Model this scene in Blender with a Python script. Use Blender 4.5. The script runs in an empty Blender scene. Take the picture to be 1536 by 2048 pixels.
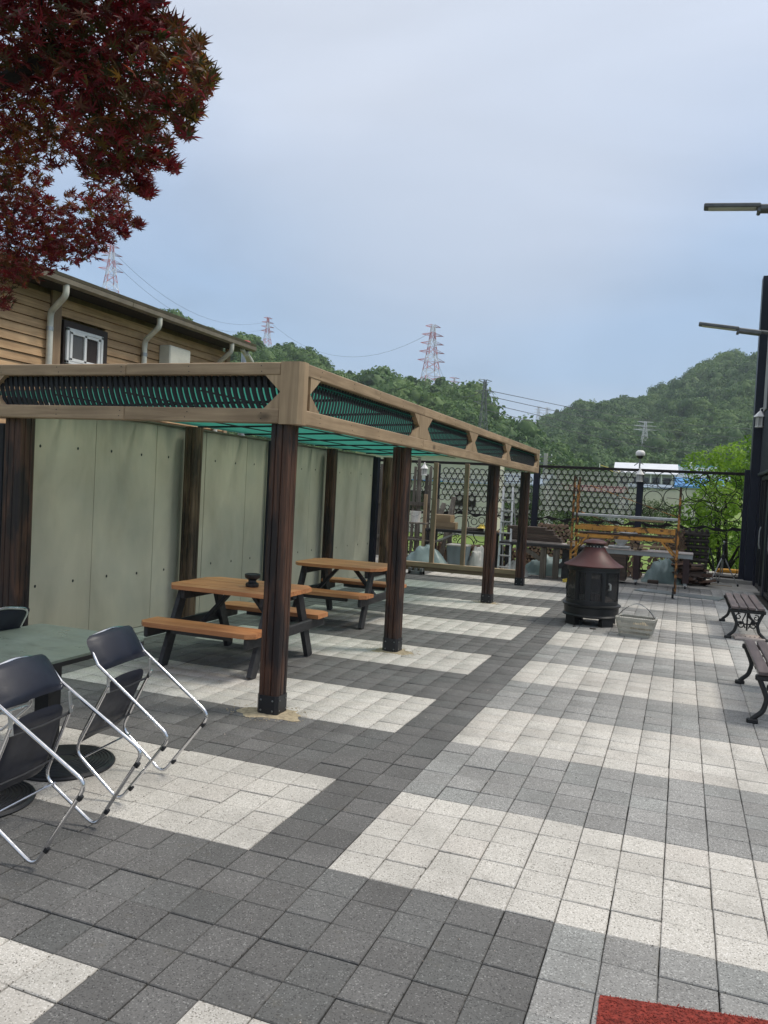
import bpy, math, random
import numpy as np
from mathutils import Vector, Matrix, noise
random.seed(7); np.random.seed(7)
R_ = math.radians
sc = bpy.context.scene
COL = sc.collection

# ------------------------------------------------------------------ camera
cam_d = bpy.data.cameras.new('camera'); cam = bpy.data.objects.new('camera', cam_d); COL.objects.link(cam)
cam.matrix_world = Matrix(((0.93472517, -0.05881647, 0.35047036, 0.3818),
                           (0.35163314, 0.01040587, -0.93608005, -3.2009),
                           (0.05140998, 0.99821458, 0.03040845, 1.6994),
                           (0, 0, 0, 1)))
cam_d.sensor_fit = 'VERTICAL'; cam_d.sensor_height = 36; cam_d.lens = 36 * 1590.4 / 2048
cam_d.clip_end = 6000; cam_d.clip_start = 0.05
sc.camera = cam

# ------------------------------------------------------------------ sky and sun
SUN_AZ, SUN_EL = 65.0, 58.0        # azimuth from +Y towards +X
w = bpy.data.worlds.new('World'); sc.world = w; w.use_nodes = True
nt = w.node_tree; nt.nodes.clear()
def wn(t, **k):
    n = nt.nodes.new(t)
    for a, b in k.items(): setattr(n, a, b)
    return n
out = wn('ShaderNodeOutputWorld'); bg = wn('ShaderNodeBackground'); bg.inputs[1].default_value = 0.1
sky = wn('ShaderNodeTexSky', sky_type='NISHITA'); sky.sun_disc = False
sky.sun_elevation = R_(SUN_EL); sky.sun_rotation = R_(SUN_AZ); sky.air_density = 1.2; sky.dust_density = 2.0
tc = wn('ShaderNodeTexCoord'); sep = wn('ShaderNodeSeparateXYZ'); nt.links.new(tc.outputs['Generated'], sep.inputs[0])
mp = wn('ShaderNodeMapping'); mp.inputs['Scale'].default_value = (1, 1, 2.6); nt.links.new(tc.outputs['Generated'], mp.inputs[0])
n1 = wn('ShaderNodeTexNoise'); n1.inputs['Scale'].default_value = 1.7; n1.inputs['Detail'].default_value = 5; n1.inputs['Roughness'].default_value = .45
nt.links.new(mp.outputs[0], n1.inputs[0])
# cloud deck: elevation decides its tone, noise moves the tone up and down
ad = wn('ShaderNodeMath', operation='MULTIPLY_ADD'); ad.inputs[1].default_value = .34; nt.links.new(n1.outputs[0], ad.inputs[0])
ad2 = wn('ShaderNodeMath', operation='SUBTRACT'); ad2.inputs[1].default_value = .17
nt.links.new(sep.outputs['Z'], ad.inputs[2]); nt.links.new(ad.outputs[0], ad2.inputs[0])
cr = wn('ShaderNodeValToRGB'); nt.links.new(ad2.outputs[0], cr.inputs[0])
el = cr.color_ramp.elements
stops = [(0, (3.5, 4.2, 5.35)), (.10, (3.4, 4.15, 5.3)), (.18, (2.55, 3.55, 4.95)), (.27, (2.5, 3.45, 4.85)), (.38, (3.3, 4.0, 5.2)), (.52, (4.5, 4.9, 5.7)), (1, (8.0, 7.8, 7.8))]
el[0].position = 0; el[0].color = (*[c / 10 for c in stops[0][1]], 1); el[1].position = 1; el[1].color = (*[c / 10 for c in stops[-1][1]], 1)
for p, c in stops[1:-1]:
    e = el.new(p); e.color = (*[v / 10 for v in c], 1)
sc10 = wn('ShaderNodeVectorMath', operation='SCALE'); sc10.inputs['Scale'].default_value = 10.0; nt.links.new(cr.outputs[0], sc10.inputs[0])
# finer veils
n2 = wn('ShaderNodeTexNoise'); n2.inputs['Scale'].default_value = 3.1; n2.inputs['Detail'].default_value = 6; n2.inputs['Roughness'].default_value = .5; n2.inputs['Distortion'].default_value = .6
mp2 = wn('ShaderNodeMapping'); mp2.inputs['Scale'].default_value = (.8, .8, 2.2); mp2.inputs['Location'].default_value = (3, 1, 0)
nt.links.new(tc.outputs['Generated'], mp2.inputs[0]); nt.links.new(mp2.outputs[0], n2.inputs[0])
mr = wn('ShaderNodeMapRange'); mr.inputs[1].default_value = .3; mr.inputs[2].default_value = .7; mr.inputs[3].default_value = .88; mr.inputs[4].default_value = 1.12
nt.links.new(n2.outputs[0], mr.inputs[0])
sc11 = wn('ShaderNodeVectorMath', operation='SCALE'); nt.links.new(sc10.outputs[0], sc11.inputs[0]); nt.links.new(mr.outputs[0], sc11.inputs['Scale'])
# bright patch in the cloud deck
dt = wn('ShaderNodeVectorMath', operation='DOT_PRODUCT'); dt.inputs[1].default_value = (math.sin(R_(-17)) * math.cos(R_(27)), math.cos(R_(-17)) * math.cos(R_(27)), math.sin(R_(27)))
nm = wn('ShaderNodeVectorMath', operation='NORMALIZE'); nt.links.new(tc.outputs['Generated'], nm.inputs[0]); nt.links.new(nm.outputs[0], dt.inputs[0])
mr2 = wn('ShaderNodeMapRange', interpolation_type='SMOOTHSTEP'); mr2.inputs[1].default_value = .93; mr2.inputs[2].default_value = 1.0; mr2.inputs[3].default_value = 0; mr2.inputs[4].default_value = .55
nt.links.new(dt.outputs['Value'], mr2.inputs[0])
mxs = wn('ShaderNodeMix', data_type='RGBA'); nt.links.new(mr2.outputs[0], mxs.inputs[0]); nt.links.new(sc11.outputs[0], mxs.inputs[6]); mxs.inputs[7].default_value = (4.8, 5.15, 5.8, 1)
mx = wn('ShaderNodeMix', data_type='RGBA'); mx.inputs[0].default_value = .9
nt.links.new(sky.outputs[0], mx.inputs[6]); nt.links.new(mxs.outputs[2], mx.inputs[7])
nt.links.new(mx.outputs[2], bg.inputs[0]); nt.links.new(bg.outputs[0], out.inputs[0])

sd = bpy.data.lights.new('sun', 'SUN'); sun = bpy.data.objects.new('sun', sd); COL.objects.link(sun)
sd.energy = 1.5; sd.angle = R_(14); sd.color = (1, .93, .82)
sdir = Vector((math.sin(R_(SUN_AZ)) * math.cos(R_(SUN_EL)), math.cos(R_(SUN_AZ)) * math.cos(R_(SUN_EL)), math.sin(R_(SUN_EL))))
sun.rotation_euler = (-sdir).to_track_quat('-Z', 'Y').to_euler()
vs = sc.view_settings; vs.view_transform = 'Standard'; vs.look = 'None'; vs.exposure = 0.66; vs.gamma = 1; vs.use_curve_mapping = False
sc.render.engine = 'CYCLES'

# ------------------------------------------------------------------ helpers
def tag(o, label=None, cat=None, group=None, kind=None):
    if label: o['label'] = label
    if cat: o['category'] = cat
    if group: o['group'] = group
    if kind: o['kind'] = kind
    return o
def empty(name, loc, label, cat, group=None, rz=0):
    o = bpy.data.objects.new(name, None); COL.objects.link(o); o.location = loc; o.rotation_euler.z = rz
    o.empty_display_size = .1
    return tag(o, label, cat, group)
class MB:
    def __init__(s): s.v = []; s.f = []; s.m = []
    def add(s, vs, fs, mi=0):
        b = len(s.v); s.v += [tuple(v) for v in vs]; s.f += [tuple(b + i for i in f) for f in fs]; s.m += [mi] * len(fs); return s
    def box(s, c, d, rz=0, mi=0, M=None):
        hx, hy, hz = d[0] / 2, d[1] / 2, d[2] / 2
        P = [Vector((x, y, z)) for z in (-hz, hz) for y in (-hy, hy) for x in (-hx, hx)]
        if M is None: M = Matrix.Rotation(rz, 3, 'Z')
        P = [M @ p + Vector(c) for p in P]
        return s.add(P, [(0, 2, 3, 1), (4, 5, 7, 6), (0, 1, 5, 4), (2, 6, 7, 3), (1, 3, 7, 5), (0, 4, 6, 2)], mi)
    def cbox(s, c, d, ch=.006, rz=0, mi=0, M=None):       # chamfered box
        h = [x / 2 for x in d]; ch = min(ch, min(h) * .45); P = []; idx = {}
        for sx in (-1, 1):
            for sy in (-1, 1):
                for sz in (-1, 1):
                    for a in range(3):
                        p = [sx * h[0], sy * h[1], sz * h[2]]
                        for b in range(3):
                            if b != a: p[b] -= (sx, sy, sz)[b] * ch
                        idx[(sx, sy, sz, a)] = len(P); P.append(Vector(p))
        if M is None: M = Matrix.Rotation(rz, 3, 'Z')
        F = []
        for a in range(3):
            b, c2 = (a + 1) % 3, (a + 2) % 3
            for sg in (-1, 1):
                q = []
                for (u, v) in ((-1, -1), (1, -1), (1, 1), (-1, 1)):
                    k = [0, 0, 0]; k[a] = sg; k[b] = u; k[c2] = v; q.append(idx[(*k, a)])
                F.append(q if sg > 0 else q[::-1])
        for a in range(3):                                # edges along axis a
            b, c2 = (a + 1) % 3, (a + 2) % 3
            for u in (-1, 1):
                for v in (-1, 1):
                    def K(t, ax):
                        k = [0, 0, 0]; k[a] = t; k[b] = u; k[c2] = v; return idx[(*k, ax)]
                    q = [K(-1, b), K(1, b), K(1, c2), K(-1, c2)]
                    F.append(q if u * v > 0 else q[::-1])
        for sx in (-1, 1):
            for sy in (-1, 1):
                for sz in (-1, 1):
                    q = [idx[(sx, sy, sz, a)] for a in range(3)]; F.append(q if sx * sy * sz > 0 else q[::-1])
        P = [M @ p + Vector(c) for p in P]
        return s.add(P, F, mi)
    def bar(s, a, b, wd, th, up=(0, 0, 1), mi=0, ch=.004):    # plank from a to b; wd along 'side', th along up
        a, b = Vector(a), Vector(b); x = (b - a); L = x.length; x.normalize()
        y = Vector(up).cross(x)
        if y.length < 1e-5: y = Vector((0, 1, 0)).cross(x)
        y.normalize(); z = x.cross(y)
        M = Matrix((x, y, z)).transposed()
        return s.cbox((a + b) / 2, (L, wd, th), ch, M=M, mi=mi)
    def tube(s, pts, r, n=8, mi=0, cap=True, closed=False):
        pts = [Vector(p) for p in pts]; N = len(pts); rs = r if isinstance(r, (list, tuple)) else [r] * N
        t0 = (pts[1] - pts[0]).normalized(); u = t0.orthogonal().normalized(); V = []; prev = t0
        for i, p in enumerate(pts):
            if closed: t = (pts[(i + 1) % N] - pts[i - 1]).normalized()
            elif i == 0: t = t0
            elif i == N - 1: t = (pts[-1] - pts[-2]).normalized()
            else: t = ((pts[i + 1] - p).normalized() + (p - pts[i - 1]).normalized()).normalized()
            q = prev.rotation_difference(t); u = (q @ u).normalized(); prev = t; v = t.cross(u)
            for k in range(n):
                a = 2 * math.pi * k / n; V.append(p + (u * math.cos(a) + v * math.sin(a)) * rs[i])
        F = []
        for i in range(N if closed else N - 1):
            j = (i + 1) % N
            for k in range(n):
                F.append((i * n + k, i * n + (k + 1) % n, j * n + (k + 1) % n, j * n + k))
        if cap and not closed: F.append(tuple(range(n))[::-1]); F.append(tuple((N - 1) * n + k for k in range(n)))
        return s.add(V, F, mi)
    def lathe(s, prof, n=24, c=(0, 0, 0), mi=0, cap=True):
        V = []; F = []
        for (r, z) in prof:
            for k in range(n):
                a = 2 * math.pi * k / n; V.append((c[0] + r * math.cos(a), c[1] + r * math.sin(a), c[2] + z))
        for i in range(len(prof) - 1):
            for k in range(n): F.append((i * n + k, i * n + (k + 1) % n, (i + 1) * n + (k + 1) % n, (i + 1) * n + k))
        if cap: F.append(tuple(range(n))[::-1]); F.append(tuple((len(prof) - 1) * n + k for k in range(n)))
        return s.add(V, F, mi)
    def prism(s, poly, ext, mi=0):                        # poly: list of 3D points, ext: vector
        n = len(poly); P = [Vector(p) for p in poly]; e = Vector(ext); V = P + [p + e for p in P]
        F = [tuple(range(n))[::-1], tuple(range(n, 2 * n))] + [(i, (i + 1) % n, n + (i + 1) % n, n + i) for i in range(n)]
        return s.add(V, F, mi)
    def mesh(s, name, smooth=False):
        me = bpy.data.meshes.new(name); me.from_pydata(s.v, [], s.f); me.polygons.foreach_set('material_index', s.m)
        if smooth: me.polygons.foreach_set('use_smooth', [True] * len(s.f))
        me.update(); return me
    def build(s, name, mats, parent=None, smooth=False, sharp=None, **kw):
        me = s.mesh(name, smooth)
        for m in (mats if isinstance(mats, (list, tuple)) else [mats]): me.materials.append(m)
        if smooth: me.set_sharp_from_angle(angle=R_(sharp or 40))
        return link(name, me, parent, **kw)
def link(name, me, parent=None, **kw):
    o = bpy.data.objects.new(name, me); COL.objects.link(o)
    if parent is not None: o.parent = parent
    tag(o, **kw); return o
def inv(parent):   # world -> local offset for parts of an empty placed with location only
    return Vector(parent.location)
def shift(mb, off):
    mb.v = [(v[0] - off[0], v[1] - off[1], v[2] - off[2]) for v in mb.v]; return mb
def copy_tree(o, parent=None, **kw):
    c = o.copy(); COL.objects.link(c); c.parent = parent; tag(c, **kw)
    for ch in [x for x in bpy.data.objects if x.parent == o]: copy_tree(ch, c)
    return c
def npmesh(name, V, F, mats, k=4, mi=None, smooth=False):
    me = bpy.data.meshes.new(name); V = np.asarray(V, np.float32); F = np.asarray(F, np.int32).reshape(-1, k)
    me.vertices.add(len(V)); me.vertices.foreach_set('co', V.ravel()); me.loops.add(F.size); me.loops.foreach_set('vertex_index', F.ravel())
    me.polygons.add(len(F)); me.polygons.foreach_set('loop_start', np.arange(0, F.size, k, dtype=np.int32)); me.polygons.foreach_set('loop_total', np.full(len(F), k, np.int32))
    for m in mats: me.materials.append(m)
    if mi is not None: me.polygons.foreach_set('material_index', np.asarray(mi, np.int32))
    if smooth: me.polygons.foreach_set('use_smooth', np.ones(len(F), bool))
    me.update(calc_edges=True); me.validate(); return me

# ------------------------------------------------------------------ materials
class Mat:
    def __init__(s, name, rough=.6, metal=0, spec=None):
        s.m = bpy.data.materials.new(name); s.m.use_nodes = True; s.nt = s.m.node_tree; s.b = s.nt.nodes['Principled BSDF']
        s.b.inputs['Roughness'].default_value = rough; s.b.inputs['Metallic'].default_value = metal
        if spec is not None: s.b.inputs['Specular IOR Level'].default_value = spec
    def n(s, t, **k):
        n = s.nt.nodes.new(t)
        for a, b in k.items(): setattr(n, a, b)
        return n
    def l(s, a, b): s.nt.links.new(a, b)
    def coord(s, kind='Object', scale=(1, 1, 1), rnd=0.0, world=False):
        if world: g = s.n('ShaderNodeNewGeometry').outputs['Position']
        else: g = s.n('ShaderNodeTexCoord').outputs[kind]
        if rnd:
            oi = s.n('ShaderNodeObjectInfo'); a = s.n('ShaderNodeVectorMath', operation='ADD'); m = s.n('ShaderNodeMath', operation='MULTIPLY'); m.inputs[1].default_value = rnd
            s.l(oi.outputs['Random'], m.inputs[0]); s.l(g, a.inputs[0]); s.l(m.outputs[0], a.inputs[1]); g = a.outputs[0]
        mp = s.n('ShaderNodeMapping'); mp.inputs['Scale'].default_value = scale; s.l(g, mp.inputs[0]); return mp.outputs[0]
    def noise(s, vec, scale, detail=3, rough=.55, dist=0):
        n = s.n('ShaderNodeTexNoise'); n.inputs['Scale'].default_value = scale; n.inputs['Detail'].default_value = detail; n.inputs['Roughness'].default_value = rough; n.inputs['Distortion'].default_value = dist
        s.l(vec, n.inputs['Vector']); return n.outputs[0]
    def ramp(s, fac, st):
        r = s.n('ShaderNodeValToRGB'); s.l(fac, r.inputs[0]); e = r.color_ramp.elements
        e[0].position = st[0][0]; e[0].color = (*st[0][1], 1); e[1].position = st[-1][0]; e[1].color = (*st[-1][1], 1)
        for p, c in st[1:-1]: x = e.new(p); x.color = (*c, 1)
        return r.outputs[0]
    def mix(s, fac, a, b, mode='MIX'):
        m = s.n('ShaderNodeMix', data_type='RGBA', blend_type=mode)
        for i, v in ((0, fac), (6, a), (7, b)):
            if isinstance(v, (int, float)): m.inputs[i].default_value = v
            elif isinstance(v, tuple): m.inputs[i].default_value = (*v, 1)
            else: s.l(v, m.inputs[i])
        return m.outputs[2]
    def maprange(s, v, a, b, c, d):
        m = s.n('ShaderNodeMapRange'); s.l(v, m.inputs[0])
        for i, x in enumerate((a, b, c, d)): m.inputs[i + 1].default_value = x
        return m.outputs[0]
    def vary(s, col, lo=.85, hi=1.15):     # per-object brightness of the thing itself
        oi = s.n('ShaderNodeObjectInfo'); f = s.maprange(oi.outputs['Random'], 0, 1, lo, hi)
        v = s.n('ShaderNodeVectorMath', operation='SCALE'); s.l(col, v.inputs[0]); s.l(f, v.inputs['Scale']); return v.outputs[0]
    def color(s, c):
        if isinstance(c, tuple): s.b.inputs['Base Color'].default_value = (*c, 1)
        else: s.l(c, s.b.inputs['Base Color'])
        return s
    def bump(s, h, st=.3, dist=.01):
        b = s.n('ShaderNodeBump'); b.inputs['Strength'].default_value = st; b.inputs['Distance'].default_value = dist; s.l(h, b.inputs['Height']); s.l(b.outputs[0], s.b.inputs['Normal']); return s
    def rough(s, v): s.l(v, s.b.inputs['Roughness']); return s

def simple(name, c, rough=.6, metal=0, var=.18, scale=6, bump=.15, rust=None):
    m = Mat(name, rough, metal); v = m.coord(); a = m.noise(v, scale, 4)
    col = m.ramp(a, [(.3, tuple(x * (1 - var) for x in c)), (.7, tuple(min(1, x * (1 + var)) for x in c))])
    if rust:
        b = m.noise(v, rust[1], 5, .65); f = m.maprange(b, rust[2], rust[2] + .08, 0, 1); col = m.mix(f, col, rust[0])
    m.color(m.vary(col, .93, 1.07)); m.bump(m.noise(v, scale * 12, 3), bump, .003); return m.m
def wood(name, c1, c2, axis=0, grain=9, rough=.6, knots=None, stain=None, vary=(.82, 1.15), bump=.25, dark=None):
    m = Mat(name, rough); s = [grain * 3] * 3; s[axis] = grain * .16
    v = m.coord(scale=tuple(s), rnd=17.0); g = m.noise(v, 1, 5, .6, .8)
    col = m.ramp(g, [(.32, c1), (.68, c2)])
    v2 = m.coord(scale=(1, 1, 1), rnd=5.0); big = m.noise(v2, 2.2, 3)
    col = m.mix(m.maprange(big, .35, .7, 0, .45), col, tuple(x * .6 for x in c1))
    if stain:
        st = m.noise(m.coord(scale=tuple([stain[1] * (.25 if i == axis else 1) for i in range(3)]), rnd=3), 1, 4, .6)
        col = m.mix(m.maprange(st, stain[2], stain[2] + .12, 0, stain[3]), col, stain[0])
    if knots:
        vo = m.n('ShaderNodeTexVoronoi'); vo.inputs['Scale'].default_value = knots; ss = [1.0] * 3; ss[axis] = .55
        m.l(m.coord(scale=tuple(ss), rnd=9), vo.inputs['Vector']); col = m.mix(m.maprange(vo.outputs['Distance'], .035, .12, .85, 0), col, tuple(x * .3 for x in c1))
    m.color(m.vary(col, *vary)); m.bump(g, bump, .004); return m.m
def paver(name, base, speck, dens, spk2=None, rough=.85):
    m = Mat(name, rough, spec=.25); v = m.coord(world=True)
    # grain of the exposed aggregate
    vo = m.n('ShaderNodeTexVoronoi'); vo.inputs['Scale'].default_value = 210; m.l(v, vo.inputs['Vector'])
    sp = m.n('ShaderNodeSeparateColor'); m.l(vo.outputs['Color'], sp.inputs[0])
    fine = m.noise(v, 120, 3, .7)
    c0 = m.ramp(fine, [(.3, tuple(x * .80 for x in base)), (.7, tuple(min(1, x * 1.17) for x in base))])
    f = m.maprange(sp.outputs[0], 1 - dens, 1 - dens + .02, 0, .75); col = m.mix(f, c0, speck)
    if spk2: col = m.mix(m.maprange(sp.outputs[1], 1 - spk2[1], 1 - spk2[1] + .02, 0, .8), col, spk2[0])
    # each stone its own batch: white noise on the stone's cell
    sn = m.n('ShaderNodeVectorMath', operation='SNAP'); sn.inputs[1].default_value = (.2, .2, 1); m.l(v, sn.inputs[0])
    wn_ = m.n('ShaderNodeTexWhiteNoise', noise_dimensions='2D'); m.l(sn.outputs[0], wn_.inputs['Vector'])
    ss = m.n('ShaderNodeSeparateColor'); m.l(wn_.outputs['Color'], ss.inputs[0])
    k = m.maprange(ss.outputs[0], 0, 1, *((.93, 1.06) if base[0] > .4 else (.86, 1.12))); vsn = m.n('ShaderNodeVectorMath', operation='SCALE'); m.l(col, vsn.inputs[0]); m.l(k, vsn.inputs['Scale']); col = vsn.outputs[0]
    tint = m.mix(m.maprange(ss.outputs[1], .55, 1, 0, .09), col, (.50, .30, .25), 'MULTIPLY') if base[0] > .4 else m.mix(m.maprange(ss.outputs[1], .5, 1, 0, .20), col, (.80, .95, .96), 'MULTIPLY')
    dirt = m.noise(m.coord(world=True), 1.6, 6, .65, .4); col = m.mix(m.maprange(dirt, .44, .70, 0, .44), tint, tuple(x * .45 for x in base))
    st2 = m.noise(m.coord(world=True, scale=(1, 1, 1)), 7, 5, .7); col = m.mix(m.maprange(st2, .60, .72, 0, .30), col, tuple(x * .4 for x in (.3, .27, .2)))
    # grime along the joints of the grid
    md = m.n('ShaderNodeVectorMath', operation='MODULO'); md.inputs[1].default_value = (.2, .2, 1)
    off = m.n('ShaderNodeVectorMath', operation='ADD'); off.inputs[1].default_value = (20, 20, 0); m.l(v, off.inputs[0]); m.l(off.outputs[0], md.inputs[0])
    sb = m.n('ShaderNodeVectorMath', operation='SUBTRACT'); sb.inputs[1].default_value = (.1, .1, 0); m.l(md.outputs[0], sb.inputs[0])
    ab = m.n('ShaderNodeVectorMath', operation='ABSOLUTE'); m.l(sb.outputs[0], ab.inputs[0]); sx = m.n('ShaderNodeSeparateXYZ'); m.l(ab.outputs[0], sx.inputs[0])
    mxm = m.n('ShaderNodeMath', operation='MAXIMUM'); m.l(sx.outputs[0], mxm.inputs[0]); m.l(sx.outputs[1], mxm.inputs[1])
    jn = m.noise(v, 30, 4, .7); jw = m.maprange(jn, .3, .75, .097, .088)
    gt = m.n('ShaderNodeMath', operation='SUBTRACT'); m.l(mxm.outputs[0], gt.inputs[0]); m.l(jw, gt.inputs[1])
    col = m.mix(m.maprange(gt.outputs[0], 0, .008, 0, .55), col, tuple(x * .4 for x in base))
    m.color(col); m.bump(fine, .5, .004); return m.m

M = {}
M['pv_white'] = paver('paver_white', (.53, .51, .465), (.14, .13, .11), .10, ((.74, .72, .68), .12))
M['pv_gray'] = paver('paver_light_grey', (.285, .283, .272), (.10, .10, .10), .12, ((.50, .50, .48), .10))
M['pv_dark'] = paver('paver_charcoal', (.140, .138, .134), (.28, .28, .27), .07, ((.06, .06, .06), .12))
M['pv_worn'] = paver('paver_worn_grey', (.40, .40, .385), (.10, .10, .09), .16, ((.58, .57, .54), .12))
M['bed'] = simple('bedding_sand', (.035, .032, .026), .95, var=.4, scale=20)
M['joint'] = M['bed']
M['concrete'] = simple('rough_concrete', (.34, .33, .30), .9, var=.2, scale=3, bump=.5)
M['sand'] = simple('spilt_sand', (.36, .30, .20), .95, var=.3, scale=30, bump=.8)
M['beam'] = wood('pale_pine_x', (.27, .185, .11), (.47, .34, .215), 0, 7, knots=3.0, vary=(.9, 1.1))
M['beam_y'] = wood('pale_pine_y', (.27, .185, .11), (.47, .34, .215), 1, 7, knots=3.0, vary=(.9, 1.1))
M['beam_z'] = wood('pale_pine_z', (.29, .20, .12), (.48, .35, .22), 2, 7, knots=2.5, vary=(.9, 1.1))
M['post'] = wood('scorched_post', (.020, .010, .007), (.135, .058, .032), 2, 12, rough=.55, stain=((.010, .007, .008), 5, .46, .9), bump=.5)
M['post2'] = wood('scorched_post_pale', (.07, .038, .022), (.24, .145, .085), 2, 12, rough=.6, stain=((.02, .013, .01), 6, .48, .8), bump=.5)
M['fin'] = simple('black_stained_batten', (.008, .010, .014), .7)
M['fin_edge'] = M['fin']
M['top'] = wood('larch_oiled', (.42, .150, .052), (.70, .33, .140), 0, 8, rough=.5, knots=4, vary=(.85, 1.12))
M['leg'] = wood('charcoal_stain', (.018, .018, .020), (.045, .044, .046), 0, 6, rough=.6)
M['black'] = simple('black_painted_metal', (.012, .013, .016), .45, .0)
M['blackiron'] = simple('cast_iron_black', (.020, .021, .022), .5, .3, bump=.4)
M['navy'] = simple('navy_steel', (.018, .022, .036), .45, .2, scale=2)
M['navy2'] = simple('navy_steel_post', (.010, .012, .026), .5, .1)
m_ = Mat('chrome_tube', .14, 1.0); m_.color((.72, .72, .74)); v_ = m_.coord(); m_.rough(m_.maprange(m_.noise(v_, 30, 4), .3, .75, .08, .32)); M['chrome'] = m_.m
m_ = Mat('navy_vinyl', .38, spec=.35); v_ = m_.coord(rnd=3); a_ = m_.noise(v_, 5, 4); m_.color(m_.ramp(a_, [(.3, (.006, .008, .018)), (.7, (.016, .020, .034))])); m_.rough(m_.maprange(m_.noise(v_, 9, 5), .3, .7, .32, .55)); m_.bump(m_.noise(v_, 180, 2), .15, .002); M['vinyl'] = m_.m
m_ = Mat('folding_table_top', .34); v_ = m_.coord(); a_ = m_.noise(m_.coord(scale=(2, 7, 1)), 1.6, 5, .6, 1.0)
m_.color(m_.mix(m_.maprange(a_, .52, .70, 0, .6), (.115, .150, .130), (.055, .070, .062))); m_.rough(m_.maprange(m_.noise(v_, 6, 5), .3, .7, .25, .5)); M['gtable'] = m_.m
# cast wall panels: stains run down, lighter blooms
m_ = Mat('wall_panel', .8); v_ = m_.coord(world=True); a_ = m_.noise(m_.coord(world=True, scale=(1, 1, .5)), 1.7, 6, .55, .3); b_ = m_.noise(v_, 1.1, 4)
c_ = m_.ramp(a_, [(.28, (.38, .32, .245)), (.5, (.53, .45, .355)), (.72, (.63, .54, .43))]); c_ = m_.mix(m_.maprange(b_, .4, .7, 0, .45), c_, (.34, .33, .30))
s_ = m_.noise(m_.coord(world=True, scale=(1, 9, .5)), 2.0, 5, .7); c_ = m_.mix(m_.maprange(s_, .6, .78, 0, .16), c_, (.16, .165, .14))
spz = m_.n('ShaderNodeSeparateXYZ'); m_.l(v_, spz.inputs[0]); rn_ = m_.noise(m_.coord(world=True, scale=(1, 2.2, .3)), 1.6, 4)
az_ = m_.n('ShaderNodeMath', operation='MULTIPLY_ADD'); az_.inputs[1].default_value = .9; m_.l(rn_, az_.inputs[0]); m_.l(spz.outputs[2], az_.inputs[2])
c_ = m_.mix(m_.maprange(az_.outputs[0], 2.45, 2.78, 0, .6), c_, (.12, .13, .115))  # shading along the wall top put into the colour, with a ragged edge
m_.color(m_.vary(c_, .93, 1.05)); m_.bump(a_, .12, .01); M['wall'] = m_.m
M['siding'] = wood('lap_siding', (.41, .245, .12), (.69, .455, .245), 1, 5, rough=.65, knots=2.2, vary=(.86, 1.1), bump=.12)
M['trimwood'] = wood('siding_trim', (.26, .17, .10), (.36, .25, .15), 2, 5, rough=.7, bump=.12)
M['gutter'] = simple('gutter_bronze', (.20, .17, .125), .5, .1)
M['pipe'] = simple('downpipe_ivory', (.62, .61, .53), .4)
M['soffit'] = simple('dark_soffit', (.030, .026, .024), .8)
M['white'] = simple('white_paint', (.78, .78, .76), .45, var=.06)
M['offwhite'] = simple('offwhite_box', (.55, .54, .46), .55, var=.08)
M['trim'] = simple('dark_brown_trim', (.035, .022, .018), .6)
M['redcap'] = simple('red_cap', (.35, .03, .04), .5)
m_ = Mat('window_glass', .04); m_.color((.015, .02, .02)); m_.b.inputs['Specular IOR Level'].default_value = .8; M['glass'] = m_.m
m_ = Mat('green_film_glass', .1); m_.color((.008, .20, .15)); m_.b.inputs['Specular IOR Level'].default_value = .2; M['glassgreen'] = m_.m
m_ = Mat('curtain_behind_glass', .25); w_ = m_.n('ShaderNodeTexWave'); w_.inputs['Scale'].default_value = 14; w_.inputs['Distortion'].default_value = 2; w_.bands_direction = 'Y'; m_.l(m_.coord(world=True), w_.inputs[0]); m_.color(m_.ramp(w_.outputs[1], [(0, (.05, .05, .05)), (1, (.16, .15, .14))])); M['curtain'] = m_.m
# translucent roofing: clear when light comes straight down through it, deep teal where the path through the sheet is long
m_ = Mat('teal_polycarbonate', .35); nt_ = m_.nt; tr = m_.n('ShaderNodeBsdfTranslucent'); tr.inputs[0].default_value = (.055, .27, .215, 1)
m_.color((.02, .26, .20)); ms = m_.n('ShaderNodeMixShader'); ms.inputs[0].default_value = .75; m_.l(m_.b.outputs[0], ms.inputs[1]); m_.l(tr.outputs[0], ms.inputs[2])
tp_ = m_.n('ShaderNodeBsdfTransparent'); tp_.inputs[0].default_value = (.84, .93, .90, 1); lw = m_.n('ShaderNodeLayerWeight'); lw.inputs[0].default_value = .5
ms2 = m_.n('ShaderNodeMixShader'); m_.l(m_.maprange(lw.outputs['Facing'], .35, .85, .76, .0), ms2.inputs[0]); m_.l(ms.outputs[0], ms2.inputs[1]); m_.l(tp_.outputs[0], ms2.inputs[2]); m_.l(ms2.outputs[0], nt_.nodes['Material Output'].inputs[0]); M['teal'] = m_.m
M['scaf'] = simple('orange_scaffold_paint', (.50, .235, .045), .6, .1, scale=8, rust=((.09, .045, .02), 9, .53))
M['scafpost'] = simple('rusty_scaffold_tube', (.42, .19, .05), .7, .2, scale=8, rust=((.055, .033, .022), 7, .44))
M['alu'] = simple('aluminium', (.42, .43, .43), .4, .7, scale=12)
M['lampgrey'] = simple('dark_lamp_grey', (.11, .115, .12), .45, .4, scale=12)
M['stovered'] = simple('oxide_red_enamel', (.060, .014, .013), .5, .15, scale=5, rust=((.05, .018, .014), 6, .55))
m_ = Mat('stove_mesh_screen', .5, .3); v_ = m_.coord(); c1 = m_.n('ShaderNodeTexChecker'); c1.inputs['Scale'].default_value = 130; m_.l(v_, c1.inputs[0])
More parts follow.
